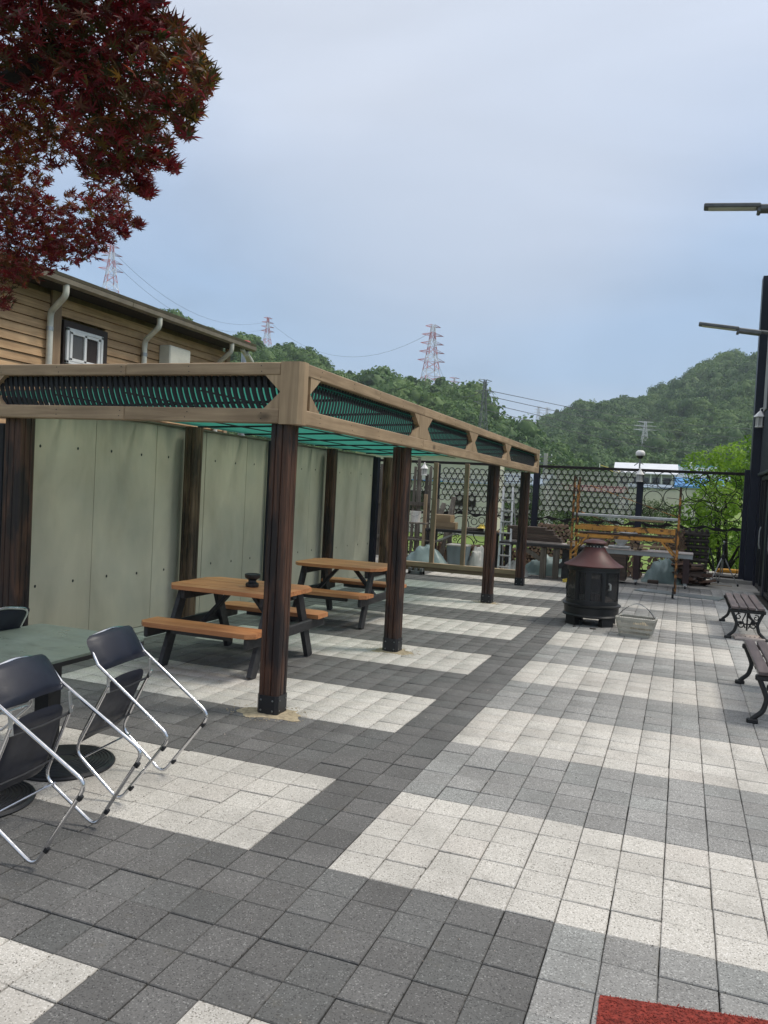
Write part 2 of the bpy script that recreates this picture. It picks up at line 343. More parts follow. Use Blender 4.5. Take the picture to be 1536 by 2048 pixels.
m_.color((.03, .03, .032)); tb = m_.n('ShaderNodeBsdfTransparent'); ms = m_.n('ShaderNodeMixShader'); m_.l(m_.maprange(c1.outputs[1], 0, 1, .35, .65), ms.inputs[0]); m_.l(m_.b.outputs[0], ms.inputs[1]); m_.l(tb.outputs[0], ms.inputs[2]); m_.l(ms.outputs[0], m_.nt.nodes['Material Output'].inputs[0]); M['mesh'] = m_.m
M['basket'] = simple('grey_plastic', (.40, .39, .34), .5, var=.15)
M['slat'] = wood('bench_slat_brown', (.075, .058, .058), (.15, .12, .115), 1, 6, rough=.5)
M['redmat'] = simple('red_coil_mat', (.20, .028, .018), .95, var=.45, scale=60, bump=.2)
M['grey_wood'] = wood('weathered_driftwood', (.10, .085, .07), (.28, .25, .21), 2, 9, rough=.85, vary=(.55, 1.25), bump=.5)
M['tan_wood'] = wood('tan_timber', (.26, .19, .12), (.38, .29, .19), 2, 6, vary=(.85, 1.1))
M['tan_x'] = wood('tan_timber_x', (.30, .21, .12), (.44, .33, .20), 0, 6, vary=(.75, 1.15))
M['darklog'] = simple('dark_bark', (.060, .052, .044), .9, var=.4, scale=14, bump=.8)
M['logend'] = simple('log_end', (.24, .16, .105), .85, var=.35, scale=25)
M['bark'] = simple('red_bark', (.085, .048, .032), .9, var=.4, scale=16, bump=.8)
M['tarp'] = simple('teal_grey_tarp', (.17, .24, .235), .45, var=.15, scale=5, bump=.3)
M['plastic'] = simple('white_plastic_sheet', (.46, .46, .42), .35, var=.12)
M['bin'] = simple('blue_grey_bin', (.16, .21, .23), .5)
M['block'] = simple('concrete_block', (.20, .20, .19), .9, bump=.6)
M['yellow'] = simple('yellow_rubber', (.55, .42, .06), .5)
M['yellow2'] = simple('orange_yellow_pipe', (.55, .27, .02), .5)
M['brownbox'] = wood('brown_board', (.06, .042, .034), (.12, .085, .065), 0, 6, rough=.7)
M['maroon'] = simple('maroon_leg', (.040, .020, .020), .5)
M['pinkboard'] = simple('laminated_board', (.45, .40, .37), .5, var=.08)
M['stone'] = simple('pinkish_slab', (.42, .36, .32), .7, var=.15, scale=14)
M['steelplate'] = simple('galvanised_plate', (.36, .39, .40), .3, .3, var=.15, scale=5)
M['fence'] = simple('dark_fence_steel', (.016, .012, .011), .6, .2)
M['lattice_red'] = simple('pylon_red', (.50, .13, .11), .7, var=.05)
M['lattice_white'] = simple('pylon_white', (.68, .68, .68), .7, var=.05)
M['lattice_grey'] = simple('pylon_grey', (.16, .17, .18), .7, var=.05)
M['wire'] = simple('wire', (.10, .10, .11), .7)
M['barnroof'] = simple('white_metal_roof', (.62, .64, .68), .5, var=.06, scale=1)
M['blueroof'] = simple('blue_metal_roof', (.07, .26, .55), .5, scale=1)
M['tealroof'] = simple('grey_teal_roof', (.22, .28, .34), .5, scale=1)
M['tealridge'] = simple('teal_ridge', (.05, .28, .26), .5)
M['redroof'] = simple('dull_red_roof', (.17, .06, .05), .6, scale=1)
M['render'] = simple('cream_render', (.58, .56, .46), .85, var=.08, scale=1)
M['greyrender'] = simple('grey_render', (.33, .33, .34), .85, var=.08, scale=1)

def leafmat(name, stops, trans=.45, tcol=None, rough=.55, big=.25):
    m = Mat(name, rough); v = m.coord(world=True); gi = m.n('ShaderNodeObjectInfo')
    a = m.noise(v, big, 4, .6); b = m.n('ShaderNodeTexWhiteNoise'); g = m.n('ShaderNodeNewGeometry')
    f = m.n('ShaderNodeMath', operation='MULTIPLY_ADD'); f.inputs[1].default_value = .42; m.l(g.outputs['Random Per Island'], f.inputs[0]); m.l(a, f.inputs[2])
    f2 = m.n('ShaderNodeMath', operation='MULTIPLY_ADD'); f2.inputs[1].default_value = .30; m.l(gi.outputs['Random'], f2.inputs[0]); m.l(f.outputs[0], f2.inputs[2])
    fr = m.maprange(f2.outputs[0], .35, 1.15, 0, 1); col = m.ramp(fr, stops); m.color(col)
    if trans:
        t = m.n('ShaderNodeBsdfTranslucent')
        if tcol: sc_ = m.mix(1.0, col, tcol, 'MULTIPLY'); m.l(sc_, t.inputs[0])
        else: m.l(col, t.inputs[0])
        ms = m.n('ShaderNodeMixShader'); ms.inputs[0].default_value = trans; m.l(m.b.outputs[0], ms.inputs[1]); m.l(t.outputs[0], ms.inputs[2]); m.l(ms.outputs[0], m.nt.nodes['Material Output'].inputs[0])
    return m.m
M['forest'] = leafmat('forest_leaf', [(0, (.020, .050, .018)), (.35, (.045, .105, .030)), (.65, (.078, .160, .040)), (1, (.13, .22, .055))], .3, None, .7, .012)
M['bushgreen'] = leafmat('shrub_leaf', [(0, (.020, .048, .014)), (.5, (.050, .095, .024)), (1, (.10, .16, .045))], .35, None, .6, .3)
M['bright'] = leafmat('bright_leaf', [(0, (.06, .15, .014)), (.5, (.15, .29, .026)), (1, (.28, .45, .05))], .5, None, .5, .9)
M['maple'] = leafmat('maple_leaf', [(0, (.045, .008, .008)), (.3, (.105, .010, .014)), (.5, (.23, .014, .024)), (.66, (.10, .040, .014)), (.82, (.045, .050, .012)), (1, (.26, .045, .020))], .5, None, .45, 1.3)
M['maple2'] = leafmat('maple_leaf_orange', [(0, (.09, .03, .008)), (.4, (.21, .07, .014)), (.7, (.14, .11, .02)), (1, (.33, .13, .02))], .55, None, .45, 1.3)
M['mapbark'] = simple('maple_bark', (.018, .015, .014), .9, bump=.6)
m_ = Mat('field_ground', .95); v_ = m_.coord(world=True); a_ = m_.noise(v_, .05, 5, .6); b_ = m_.noise(v_, 1.2, 5, .7)
m_.color(m_.mix(m_.maprange(b_, .3, .7, 0, .5), m_.ramp(a_, [(.35, (.13, .21, .035)), (.55, (.19, .28, .050)), (.75, (.21, .22, .08))]), (.055, .085, .022))); sz_ = m_.n('ShaderNodeSeparateXYZ'); m_.l(v_, sz_.inputs[0]); fc_ = m_.mix(m_.maprange(sz_.outputs[2], .2, 1.8, 0, 1), m_.nt.nodes['Principled BSDF'].inputs['Base Color'].links[0].from_socket, (.022, .045, .016)); m_.color(fc_); m_.bump(b_, .6, .1); M['field'] = m_.m
M['grass'] = leafmat('grass_blade', [(0, (.06, .10, .02)), (1, (.17, .24, .05))], .3, None, .7, .4)

# ================================================================== GROUND, HILLS
AZL = [-60, -46.8, -36.5, -32.8, -30, -27.1, -25.3, -23.5, -21.3, -19.9, -18, -16.2, -14.4, -13.1, -11.2, -9.4, -7, -2.3, 2, 10]
ELL = [11.0, 11.5, 11.0, 10.7, 10.28, 9.4, 8.75, 8.24, 8.0, 8.0, 7.29, 6.84, 6.45, 5.4, 5.3, 4.9, 4.2, 3.9, 3.7, 3.0]
AZR = [-24, -18, -14, -11.2, -9.5, -7.8, -5.8, -3.2, -1.3, .5, 2.35, 4.4, 10, 25, 45, 60]
ELR = [.5, 2.2, 3.8, 4.9, 5.4, 6.25, 6.95, 7.3, 8.35, 9.2, 9.75, 10.1, 11, 11, 8, 4]
CX, CY, CZ = .3818, -3.2009, 1.6994
GZ = -.55
def smooth(t): t = np.clip(t, 0, 1); return t * t * (3 - 2 * t)
def hill(az, r):
    """ground height at azimuth az (deg), distance r from the yard"""
    el = np.interp(az, AZL, ELL, left=6, right=0); rl = 330 + 40 * np.sin(az * .21)
    tl = np.tan(np.radians(np.maximum(el, 0))) * rl - 8.3
    f0 = np.interp(az, [-60, -25, -14, -9, -4, 4], [120, 120, 105, 92, 95, 110])
    tl = np.where(az > -13.5, np.tan(np.radians(el)) * np.interp(az, [-13.5, -9, -3], [330, 210, 150]) - 8.5, tl)
    rl = np.where(az > -13.5, np.interp(az, [-13.5, -9, -3], [330, 210, 150]), rl)
    hL = np.maximum(tl, 0) * smooth((r - f0) / (rl - f0)) ** 1.0 * (1 - .75 * smooth((r - rl) / 250))
    fade = smooth((az + 150) / 60)
    hL = hL * fade
    er = np.interp(az, AZR, ELR, left=0, right=2); rr = 640.
    tr = np.tan(np.radians(er)) * rr - 13
    hR = np.maximum(tr, 0) * smooth((r - 230) / (rr - 230)) * (1 - .5 * smooth((r - rr) / 500))
    back = 30 * smooth((r - 500) / 700) * (smooth((np.abs(az) - 70) / 30))
    n = 3.5 * np.sin(az * .9 + r * .021) * np.sin(r * .013 + az * .33) + 2 * np.sin(az * 2.7 - r * .031)
    h = np.maximum(hL, hR)
    return np.maximum(h, back) + n * np.clip(h / 30, 0, 1) + GZ
az_ = np.arange(-180, 180, 1.0); rr_ = np.array([0.5, 8, 14, 20, 26, 34, 45, 60, 75, 90, 105, 120, 140, 160, 180, 200, 225, 250, 275, 300, 330, 360, 400, 440, 480, 520, 560, 600, 640, 700, 800, 1000, 1400, 2200])
AZ, RR = np.meshgrid(az_, rr_, indexing='ij'); H = hill(AZ, RR)
Xg = CX + RR * np.sin(np.radians(AZ)); Yg = CY + RR * np.cos(np.radians(AZ))
V = np.stack([Xg, Yg, H], -1).reshape(-1, 3); nr = len(rr_); F = []
for i in range(360):
    j = (i + 1) % 360
    for k in range(nr - 1): F.append((i * nr + k, j * nr + k, j * nr + k + 1, i * nr + k + 1))
cen = len(V); V = np.vstack([V, [[CX, CY, GZ]]])
me = npmesh('ground', V, np.array(F)[:, ::-1], [M['field']], smooth=True)
tag(link('ground', me), kind='structure')

# distant crowns: leaf-clump shells used only by the two hillside woods
def crown_mesh(name, seed, mat, n=900, h=1.0, leaf=.075, cone=False):
    rg = np.random.RandomState(seed); V = []; F = []
    lobes = [(rg.uniform(-.35, .35), rg.uniform(-.35, .35), rg.uniform(.15, .8) * h, rg.uniform(.32, .52)) for _ in range(7)] + [(0, 0, .5 * h, .55)]
    if cone: lobes = [(rg.uniform(-.12, .12), rg.uniform(-.12, .12), z * h, .5 - .4 * z) for z in np.linspace(0.1, .98, 9)]
    for i in range(n):
        lx, ly, lz, lr = lobes[rg.randint(len(lobes))]; d = rg.normal(size=3); d /= np.linalg.norm(d); d[2] = abs(d[2]) * (.9 if d[2] > 0 else -.5) if rg.rand() < .8 else d[2]
        c = np.array([lx, ly, lz]) + d * lr * rg.uniform(.82, 1.06)
        nrm = d + rg.normal(size=3) * .45; nrm /= np.linalg.norm(nrm); a = np.cross(nrm, rg.normal(size=3)); a /= np.linalg.norm(a); b = np.cross(nrm, a); s = leaf * rg.uniform(.6, 1.25)
        k = len(V); V += [c - a * s, c - b * s * .7 + nrm * s * .25, c + a * s, c + b * s * .7 + nrm * s * .15]; F.append((k, k + 1, k + 2, k + 3))
    for (lx, ly, lz, lr) in lobes:                     # inner mass so the crown is not see-through
        k = len(V); N = 7
        for t in range(4):
            ph = math.pi * (t + .5) / 4
            for q in range(N):
                th = 2 * math.pi * q / N; rj = lr * .72 * rg.uniform(.85, 1.1); V.append(np.array([lx + rj * math.sin(ph) * math.cos(th), ly + rj * math.sin(ph) * math.sin(th), lz + rj * math.cos(ph)]))
        for t in range(3):
            for q in range(N): F.append((k + t * N + q, k + t * N + (q + 1) % N, k + (t + 1) * N + (q + 1) % N, k + (t + 1) * N + q))
    return npmesh(name, np.array(V), F, [mat])
def forest(name, pts, scl, protos, label, cat):
    me = bpy.data.meshes.new(name); me.vertices.add(len(pts)); me.vertices.foreach_set('co', np.asarray(pts, np.float32).ravel())
    at = me.attributes.new('scl', 'FLOAT', 'POINT'); at.data.foreach_set('value', np.asarray(scl, np.float32))
    at = me.attributes.new('idx', 'INT', 'POINT'); at.data.foreach_set('value', np.random.randint(0, len(protos), len(pts)).astype(np.int32))
    at = me.attributes.new('rot', 'FLOAT_VECTOR', 'POINT'); rv = np.zeros((len(pts), 3), np.float32); rv[:, 2] = np.random.rand(len(pts)) * 6.28; at.data.foreach_set('vector', rv.ravel())
    o = link(name, me, label=label, cat=cat, kind='stuff')
    ng = bpy.data.node_groups.new(name + '_scatter', 'GeometryNodeTree'); ng.interface.new_socket('Geometry', in_out='INPUT', socket_type='NodeSocketGeometry'); ng.interface.new_socket('Geometry', in_out='OUTPUT', socket_type='NodeSocketGeometry')
    gi = ng.nodes.new('NodeGroupInput'); go = ng.nodes.new('NodeGroupOutput'); ip = ng.nodes.new('GeometryNodeInstanceOnPoints'); ip.inputs['Pick Instance'].default_value = True
    gg = ng.nodes.new('GeometryNodeGeometryToInstance')
    for p in protos:
        oi = ng.nodes.new('GeometryNodeObjectInfo'); oi.inputs['Object'].default_value = p; oi.inputs['As Instance'].default_value = True; ng.links.new(oi.outputs['Geometry'], gg.inputs[0])
    def attr(n, t):
        a = ng.nodes.new('GeometryNodeInputNamedAttribute'); a.data_type = t; a.inputs['Name'].default_value = n; return a.outputs[0]
    m2 = ng.nodes.new('GeometryNodeMeshToPoints')
    ng.links.new(gi.outputs[0], m2.inputs[0]); ng.links.new(m2.outputs[0], ip.inputs['Points'])
    # geometry-to-instance nests the picks: join instances instead
    jn = ng.nodes.new('GeometryNodeJoinGeometry')
    for n_ in [n for n in ng.nodes if n.bl_idname == 'GeometryNodeObjectInfo']: ng.links.new(n_.outputs['Geometry'], jn.inputs[0])
    ng.nodes.remove(gg); ng.links.new(jn.outputs[0], ip.inputs['Instance'])
    ng.links.new(attr('idx', 'INT'), ip.inputs['Instance Index']); ng.links.new(attr('scl', 'FLOAT'), ip.inputs['Scale'])
    er = ng.nodes.new('FunctionNodeEulerToRotation'); ng.links.new(attr('rot', 'FLOAT_VECTOR'), er.inputs[0]); ng.links.new(er.outputs[0], ip.inputs['Rotation'])
    ng.links.new(ip.outputs[0], go.inputs[0]); md = o.modifiers.new('scatter', 'NODES'); md.node_group = ng
    return o
protos = [bpy.data.objects.new('forest_crown', crown_mesh('forest_crown', s, M['forest'], cone=(s == 4))) for s in range(5)]
def scatter(a0, a1, r0, r1, step, jit=.45):
    out = []
    r = r0
    while r < r1:
        da = math.degrees(step / r); a = a0 + random.random() * da
        while a < a1:
            out.append((a + random.uniform(-jit, jit) * da, r + random.uniform(-jit, jit) * step)); a += da
        r += step
    return np.array(out)
P = scatter(-75, 14, 88, 430, 4.1); hh = hill(P[:, 0], P[:, 1]); keep = hh > GZ + 1.2; P = P[keep]; hh = hh[keep]
pts = np.stack([CX + P[:, 1] * np.sin(np.radians(P[:, 0])), CY + P[:, 1] * np.cos(np.radians(P[:, 0])), hh - .6], 1)
forest('left_hill_forest', pts, np.random.uniform(3.8, 7.4, len(pts)) * np.clip(P[:, 1] / 230, .62, 1), protos, 'dense green wood covering the long ridge behind the pergola and wooden house', 'forest')
P = scatter(-22, 32, 235, 690, 6.0); hh = hill(P[:, 0], P[:, 1]); keep = (hh > GZ + 3); P = P[keep]; hh = hh[keep]
pts = np.stack([CX + P[:, 1] * np.sin(np.radians(P[:, 0])), CY + P[:, 1] * np.cos(np.radians(P[:, 0])), hh - .8], 1)
forest('right_hill_forest', pts, np.random.uniform(5.5, 11, len(pts)), protos, 'hazy darker wood on the far hill rising to the right', 'forest')

# ------------------------------------------------------------------ trees and shrubs that can be told apart
def leaf_cloud(rg, lobes, n, leaf, droop=0):
    L = np.array([l[:3] for l in lobes]); r = np.array([l[3] for l in lobes]); p = r ** 2 / np.sum(r ** 2)
    k = rg.choice(len(lobes), n, p=p); d = rg.normal(size=(n, 3)); d /= np.linalg.norm(d, axis=1)[:, None]
    c = L[k] + d * (r[k] * rg.uniform(.55, 1.08, n) ** .6)[:, None] * np.array([1, 1, .85])
    nm = d * .6 + rg.normal(size=(n, 3)) * .7; nm[:, 2] += .5; nm /= np.linalg.norm(nm, axis=1)[:, None]
    a = np.cross(nm, rg.normal(size=(n, 3))); a /= np.linalg.norm(a, axis=1)[:, None]; b = np.cross(nm, a); s = (leaf * rg.uniform(.6, 1.3, n))[:, None]
    V = np.stack([c - a * s, c - b * s * .45 + nm * s * .2, c + a * s - nm * s * .1, c + b * s * .45 + nm * s * .2], 1).reshape(-1, 3)
    return V, np.arange(4 * n).reshape(-1, 4)
def tree(name, x, y, zb, h, wdt, mat, n, leaf, label, cat, group=None, trunk_h=.35, seed=1, bark='mapbark'):
    rg = np.random.RandomState(seed); e = empty(name, (x, y, zb), label, cat, group)
    lobes = []
    for i in range(16):
        a = rg.rand() * 6.28; rr = rg.rand() ** .6 * wdt * .36; z = h * (trunk_h + rg.rand() * (1 - trunk_h) * .82); lobes.append((rr * math.cos(a) * (1.2 - z / h * .6), rr * math.sin(a) * (1.2 - z / h * .6), z, wdt * rg.uniform(.13, .24)))
    lobes.append((0, 0, h * .9, wdt * .14))
    V, F = leaf_cloud(rg, lobes, n, leaf); o = link('crown', npmesh('crown', V, F, [M[mat]]), e)
    mb = MB(); mb.tube([(0, 0, -.2), (.03 * h, 0, h * trunk_h), (0, .02 * h, h * .75)], [h * .03, h * .022, h * .006], 7)
    for l in lobes[:9]: mb.tube([(0, 0, h * trunk_h * .8), (l[0] * .5, l[1] * .5, l[2] * .85), (l[0], l[1], l[2])], [h * .012, h * .008, h * .003], 5)
    mb.build('trunk', M[bark], e, True); return e
def azpos(az, r): return CX + r * math.sin(R_(az)), CY + r * math.cos(R_(az))
x, y = azpos(2.6, 22.5); tree('young_tree', x, y, GZ, 3.9, 2.9, 'bright', 7000, .062, 'bright yellow-green leafy tree behind the right end of the ring fence', 'tree', trunk_h=.08, seed=3)
x, y = azpos(4.3, 26); tree('young_tree', x, y, GZ, 4.5, 3.2, 'bright', 5000, .075, 'bright green tree farther back, half hidden by the navy building', 'tree', trunk_h=.1, seed=5)
x, y = azpos(-1.25, 46); tree('round_shrub', x, y, GZ, 2.3, 3.1, 'bushgreen', 3600, .06, 'round dark green shrub standing in front of the white farm building', 'shrub', trunk_h=.1, seed=8)
x, y = azpos(-3.0, 50); tree('round_shrub', x, y, GZ, 2.1, 2.4, 'bushgreen', 2400, .06, 'small grey-green shrub left of the round dark shrub', 'shrub', trunk_h=.15, seed=9)
for i, (a, r, h_, wd, lb) in enumerate([(-10.0, 40, 2.9, 3.4, 'bushy green tree behind the fence beside the end of the pergola'), (-7.6, 44, 3.0, 3.6, 'dark bushy tree behind the middle of the ring fence'), (-5.9, 38, 2.5, 3.0, 'green shrub behind the fence, left of the fence post with the lantern'), (-9.0, 62, 5.4, 5, 'tall green tree above the fence rail next to the concrete utility pole'), (-6.2, 95, 5.6, 6, 'rounded tree above the fence left of the white roof'), (-12.6, 55, 3.4, 4.5, 'green tree seen between the two far pergola posts'), (-16.5, 48, 2.6, 3.5, 'green shrub seen through the fence behind the timber studs'), (-.2, 140, 8.2, 12, 'dark tree behind the grey blue pitched roof'), (-2.8, 150, 9.5, 13, 'dark tree clump rising behind the white metal roof')]):
    x, y = azpos(a, r); tree('field_tree', x, y, GZ, h_, wd, 'bushgreen', 3400, .065 if r < 50 else .10, lb, 'tree', 'trees and shrubs beyond the fence', trunk_h=.12, seed=20 + i)

# ------------------------------------------------------------------ buildings beyond the fence
def gable(name, x, y, rz, L, W, hw, hr, wall, roof, label, over=.5):
    e = empty(name, (x, y, GZ), label, 'building', 'farm buildings beyond the fence', rz)
    MB().box((0, 0, hw / 2), (L, W, hw)).build('wall', M[wall], e)
    for s in (-1, 1):
        mb = MB(); mb.prism([(-L / 2 - over, s * (W / 2 + over), hw - .1), (-L / 2 - over, 0, hr), (-L / 2 - over, 0, hr + .12), (-L / 2 - over, s * (W / 2 + over), hw + .02)], (L + 2 * over, 0, 0)); mb.build('roof', M[roof], e)
    for s in (-1, 1): MB().prism([(s * (L / 2 - .02), -W / 2, hw), (s * (L / 2 - .02), W / 2, hw), (s * (L / 2 - .02), 0, hr - .06)], (.04 * -s, 0, 0)).build('gable_end', M[wall], e)
    return e
x, y = azpos(-2.5, 120)
e = gable('farm_building', x, y, R_(3), 7.4, 7, 6.1, 7.55, 'greyrender', 'barnroof', 'farm building with a long white metal roof behind the post with the dome camera', .6)
for k in range(5): MB().box((-2.8 + k * 1.4, -3.52, 5.0), (.9, .05, 1.1)).build('window', M['glass'], e)
for k in range(6): MB().box((-3.5 + k * 1.4, -3.75, 5.1), (.12, .10, 1.9)).build('column', M['white'], e)
x, y = azpos(-.9, 100); e = gable('farm_building', x, y, R_(2), 9, 3, 3.9, 4.2, 'render', 'tealroof', 'long low cream farm building with a plain wall below the white roof', .2)
MB().box((2.2, -1.52, 1.9), (1.3, .05, 2.6)).build('door', M['greyrender'], e)
x, y = azpos(.95, 122); e = gable('farm_building', x, y, R_(-4), 7.2, 6, 5.6, 7.5, 'render', 'tealroof', 'farm building with a grey blue pitched roof right of the white roof', .5)
MB().tube([(-4.0, 0, 7.6), (4.0, 0, 7.6)], .12, 6).build('ridge_cap', M['tealridge'], e); MB().lathe([(.3, 0), (.3, .5), (.45, .55), (.02, .8)], 10, (-1.5, 0, 7.5)).build('roof_vent', M['white'], e)
x, y = azpos(1.0, 92); e = gable('farm_building', x, y, R_(0), 4.6, 4, 4.0, 4.9, 'render', 'blueroof', 'small farm shed with a bright blue metal roof seen through the fence', .3)
MB().box((.3, -2.02, 1.4), (1.2, .05, 2.2)).build('door', M['greyrender'], e)
x, y = azpos(-6.0, 76); gable('farm_building', x, y, R_(-3), 5.6, 4, 2.9, 3.35, 'greyrender', 'redroof', 'small shed with a dull red roof seen through the rings left of the lantern post', .3)
x, y = azpos(-17.3, 44); e = gable('farm_building', x, y, R_(6), 7.6, 4, 4.3, 4.8, 'render', 'barnroof', 'white plastered house seen through the fence between the timber studs', .4)
for k in range(3): MB().box((-2.5 + k * 2.4, -2.02, 1.7), (1.1, .05, 1.0)).build('window', M['glass'], e)
MB().box((0, -2.12, 2.75), (7.4, .22, .05)).build('awning', M['blueroof'], e)
x, y = azpos(-12.2, 60); e = gable('farm_building', x, y, R_(-8), 7, 4, 3.0, 3.7, 'greyrender', 'tealroof', 'grey walled shed behind the last pergola posts', .4)
MB().box((-1, -2.02, 1.4), (1.4, .05, 2.2)).build('door', M['white'], e)
# yellow awning poles on the roof, utility poles
def pole(name, az, r, h, rad, mat, label, cat, arms=True, group=None):
    x, y = azpos(az, r); e = empty(name, (x, y, GZ), label, cat, group)
    MB().tube([(0, 0, 0), (0, 0, h)], [rad, rad * .75], 10).build('pole', M[mat], e, True)
    if arms:
        for z in (h - .25, h - .7): MB().box((0, 0, z), (.9, .08, .08)).build('cross_arm', M['lattice_grey'], e)
        mb = MB()
        for z in (h - .2, h - .65):
            for q in (-.4, 0, .4): mb.lathe([(.035, 0), (.05, .04), (.03, .09)], 8, (q, 0, z + .04))
        mb.build('insulators', M['white'], e, True, kind='stuff')
    return e
pole('utility_pole', -9.25, 58, 5.3, .19, 'concrete', 'concrete utility pole standing above the fence beside the end of the pergola', 'utility pole', group='utility poles')
pole('utility_pole', -5.55, 110, 7.0, .07, 'white', 'thin pale pole rising above the fence left of the white roof', 'utility pole', False, group='utility poles')
pole('utility_pole', -8.35, 50, 3.9, .06, 'concrete', 'slender grey pole seen through the ring fence', 'utility pole', False, group='utility poles')
a1, a2 = azpos(-5.5, 110), azpos(-4.0, 117)
for dz, lb in ((0, 'upper yellow strap running from the thin pole to the white roof'), (.3, 'lower yellow strap running from the thin pole to the white roof')):
    tag(MB().tube([(a1[0], a1[1], 6.2 - dz), (a2[0], a2[1], 5.6 - dz)], .05, 5).build('yellow_strap', M['yellow']), lb, 'strap', 'yellow straps')

# ------------------------------------------------------------------ pylons
def lattice(name, az, r, eltop, elbase, w0, mats, label, arms=3, seg=9, rad=.10, armw=5):
    x, y = azpos(az, r); zt = CZ + r * math.tan(R_(eltop)); zb = CZ + r * math.tan(R_(elbase)) - 4; h = zt - zb
    e = empty(name, (x, y, zb), label, 'pylon', 'power pylons', R_(-az + 20))
    def hw(t): return w0 / 2 * ((1 - t) ** 1.35 * .86 + .14)
    for k in range(seg):
        t0, t1 = k / seg, (k + 1) / seg; a, b = hw(t0), hw(t1); mb = MB()
        cs = [(-1, -1), (1, -1), (1, 1), (-1, 1)]
        for q in range(4):
            c, d = cs[q], cs[(q + 1) % 4]
            mb.tube([(c[0] * a, c[1] * a, t0 * h), (c[0] * b, c[1] * b, t1 * h)], rad, 4, cap=False)
            mb.tube([(c[0] * a, c[1] * a, t0 * h), (d[0] * b, d[1] * b, t1 * h)], rad * .55, 3, cap=False)
            mb.tube([(d[0] * a, d[1] * a, t0 * h), (c[0] * b, c[1] * b, t1 * h)], rad * .55, 3, cap=False)
            mb.tube([(c[0] * b, c[1] * b, t1 * h), (d[0] * b, d[1] * b, t1 * h)], rad * .5, 3, cap=False)
        mb.build('lattice_section', M[mats[k % len(mats)]], e)
    for k in range(arms):
        t = .97 - k * .115; z = t * h; b = hw(t); L = armw * (1 if k else .7)
        for s in (-1, 1):
            mb = MB()
            for q in (-1, 1):
                mb.tube([(s * b, q * b, z), (s * (b + L / 2), 0, z + .3)], rad * .7, 3); mb.tube([(s * b, q * b, z + .035 * h), (s * (b + L / 2), 0, z + .3)], rad * .6, 3)
            mb.build('cross_arm', M[mats[0]], e)
    return e, zt
RW = ['lattice_red', 'lattice_white']
lattice('power_pylon', -17.7, 430, 11.63, 7.0, 12, RW, 'tallest red and white lattice pylon, in the middle of the ridge', 5, 10, .20, 10)
lattice('power_pylon', -29.45, 520, 11.44, 9.3, 6.5, RW, 'small faint red and white pylon on the ridge left of the pergola corner', 4, 7, .16, 7)
lattice('power_pylon', -40.1, 420, 15.0, 11.2, 9.5, RW, 'pale pink lattice pylon behind the maple and the eave of the wooden house', 4, 9, .17, 9)
lattice('power_pylon', -15.98, 470, 8.07, 6.3, 3.4, ['lattice_red', 'lattice_red', 'lattice_white'], 'small red pylon on the ridge right of the tallest pylon', 4, 6, .16, 8)
lattice('power_pylon', -13.79, 112, 7.98, 3.4, 2.0, ['lattice_grey'], 'dark grey lattice pylon standing in the trees behind the pergola roof', 3, 9, .055, 2.4)
lattice('power_pylon', -9.95, 900, 6.25, 4.8, 7, ['lattice_white'], 'very faint pylon in the saddle between the hills, left one of the pair', 3, 6, .22, 9)
lattice('power_pylon', -9.35, 900, 6.2, 4.8, 7, ['lattice_white'], 'very faint pylon in the saddle between the hills, right one of the pair', 3, 6, .22, 9)
lattice('power_pylon', -2.7, 360, 5.42, 3.75, 4.6, ['lattice_white'], 'white pylon in front of the dark wood on the right hill', 3, 8, .11, 9)
def wire(p, q, sag, r, label, grp='power lines'):
    p, q = Vector(p), Vector(q); P_ = []
    for i in range(15):
        t = i / 14; v = p.lerp(q, t); v.z -= sag * 4 * t * (1 - t); P_.append(v)
    tag(MB().tube(P_, r, 4).build('power_line', M['wire']), label, 'power line', grp)
def ap(az, r, el): x, y = azpos(az, r); return (x, y, CZ + r * math.tan(R_(el)))
for i, (a, b, sg, rd) in enumerate([(ap(-13.8, 112, 7.3), ap(14, 420, 8.0), 12, .05), (ap(-13.7, 112, 6.9), ap(14, 420, 7.3), 12, .05), (ap(-13.8, 112, 6.4), ap(14, 420, 6.6), 12, .05), (ap(-13.7, 112, 5.9), ap(14, 420, 5.8), 12, .05), (ap(-15.98, 470, 7.8), ap(-13.8, 112, 7.3), 4, .06), (ap(-17.7, 430, 10.9), ap(-15.98, 470, 7.7), 9, .07), (ap(-29.4, 520, 11.2), ap(-17.7, 430, 11.2), 18, .07), (ap(-40, 420, 14.6), ap(-29.4, 520, 11.2), 14, .07), (ap(-40, 420, 14.0), ap(-29.4, 520, 10.7), 14, .07), (ap(-2.7, 300, 5.0), ap(14, 330, 5.2), 5, .05), (ap(-2.7, 300, 4.6), ap(14, 330, 4.8), 5, .05), (ap(-9.3, 58, 2.6), ap(-25, 60, 2.4), 1, .02), (ap(-9.3, 58, 2.7), ap(8, 52, 1.9), 1.1, .02), (ap(-9.3, 58, 2.5), ap(8, 52, 1.7), 1.1, .02)]):
    wire(a, b, sg, rd, ['highest of the lines running right from the grey pylon', 'second line down running right from the grey pylon', 'third line down running right from the grey pylon', 'lowest of the lines running right from the grey pylon', 'line from the small red pylon to the grey pylon', 'line between the tallest pylon and the small red pylon', 'line over the ridge left of the tallest pylon', 'upper line leaving the pylon behind the maple', 'lower line leaving the pylon behind the maple', 'upper line leaving the white pylon across the right hill', 'lower line leaving the white pylon across the right hill', 'cable from the concrete utility pole towards the left', 'upper cable from the concrete utility pole towards the right', 'lower cable from the concrete utility pole towards the right'][i])
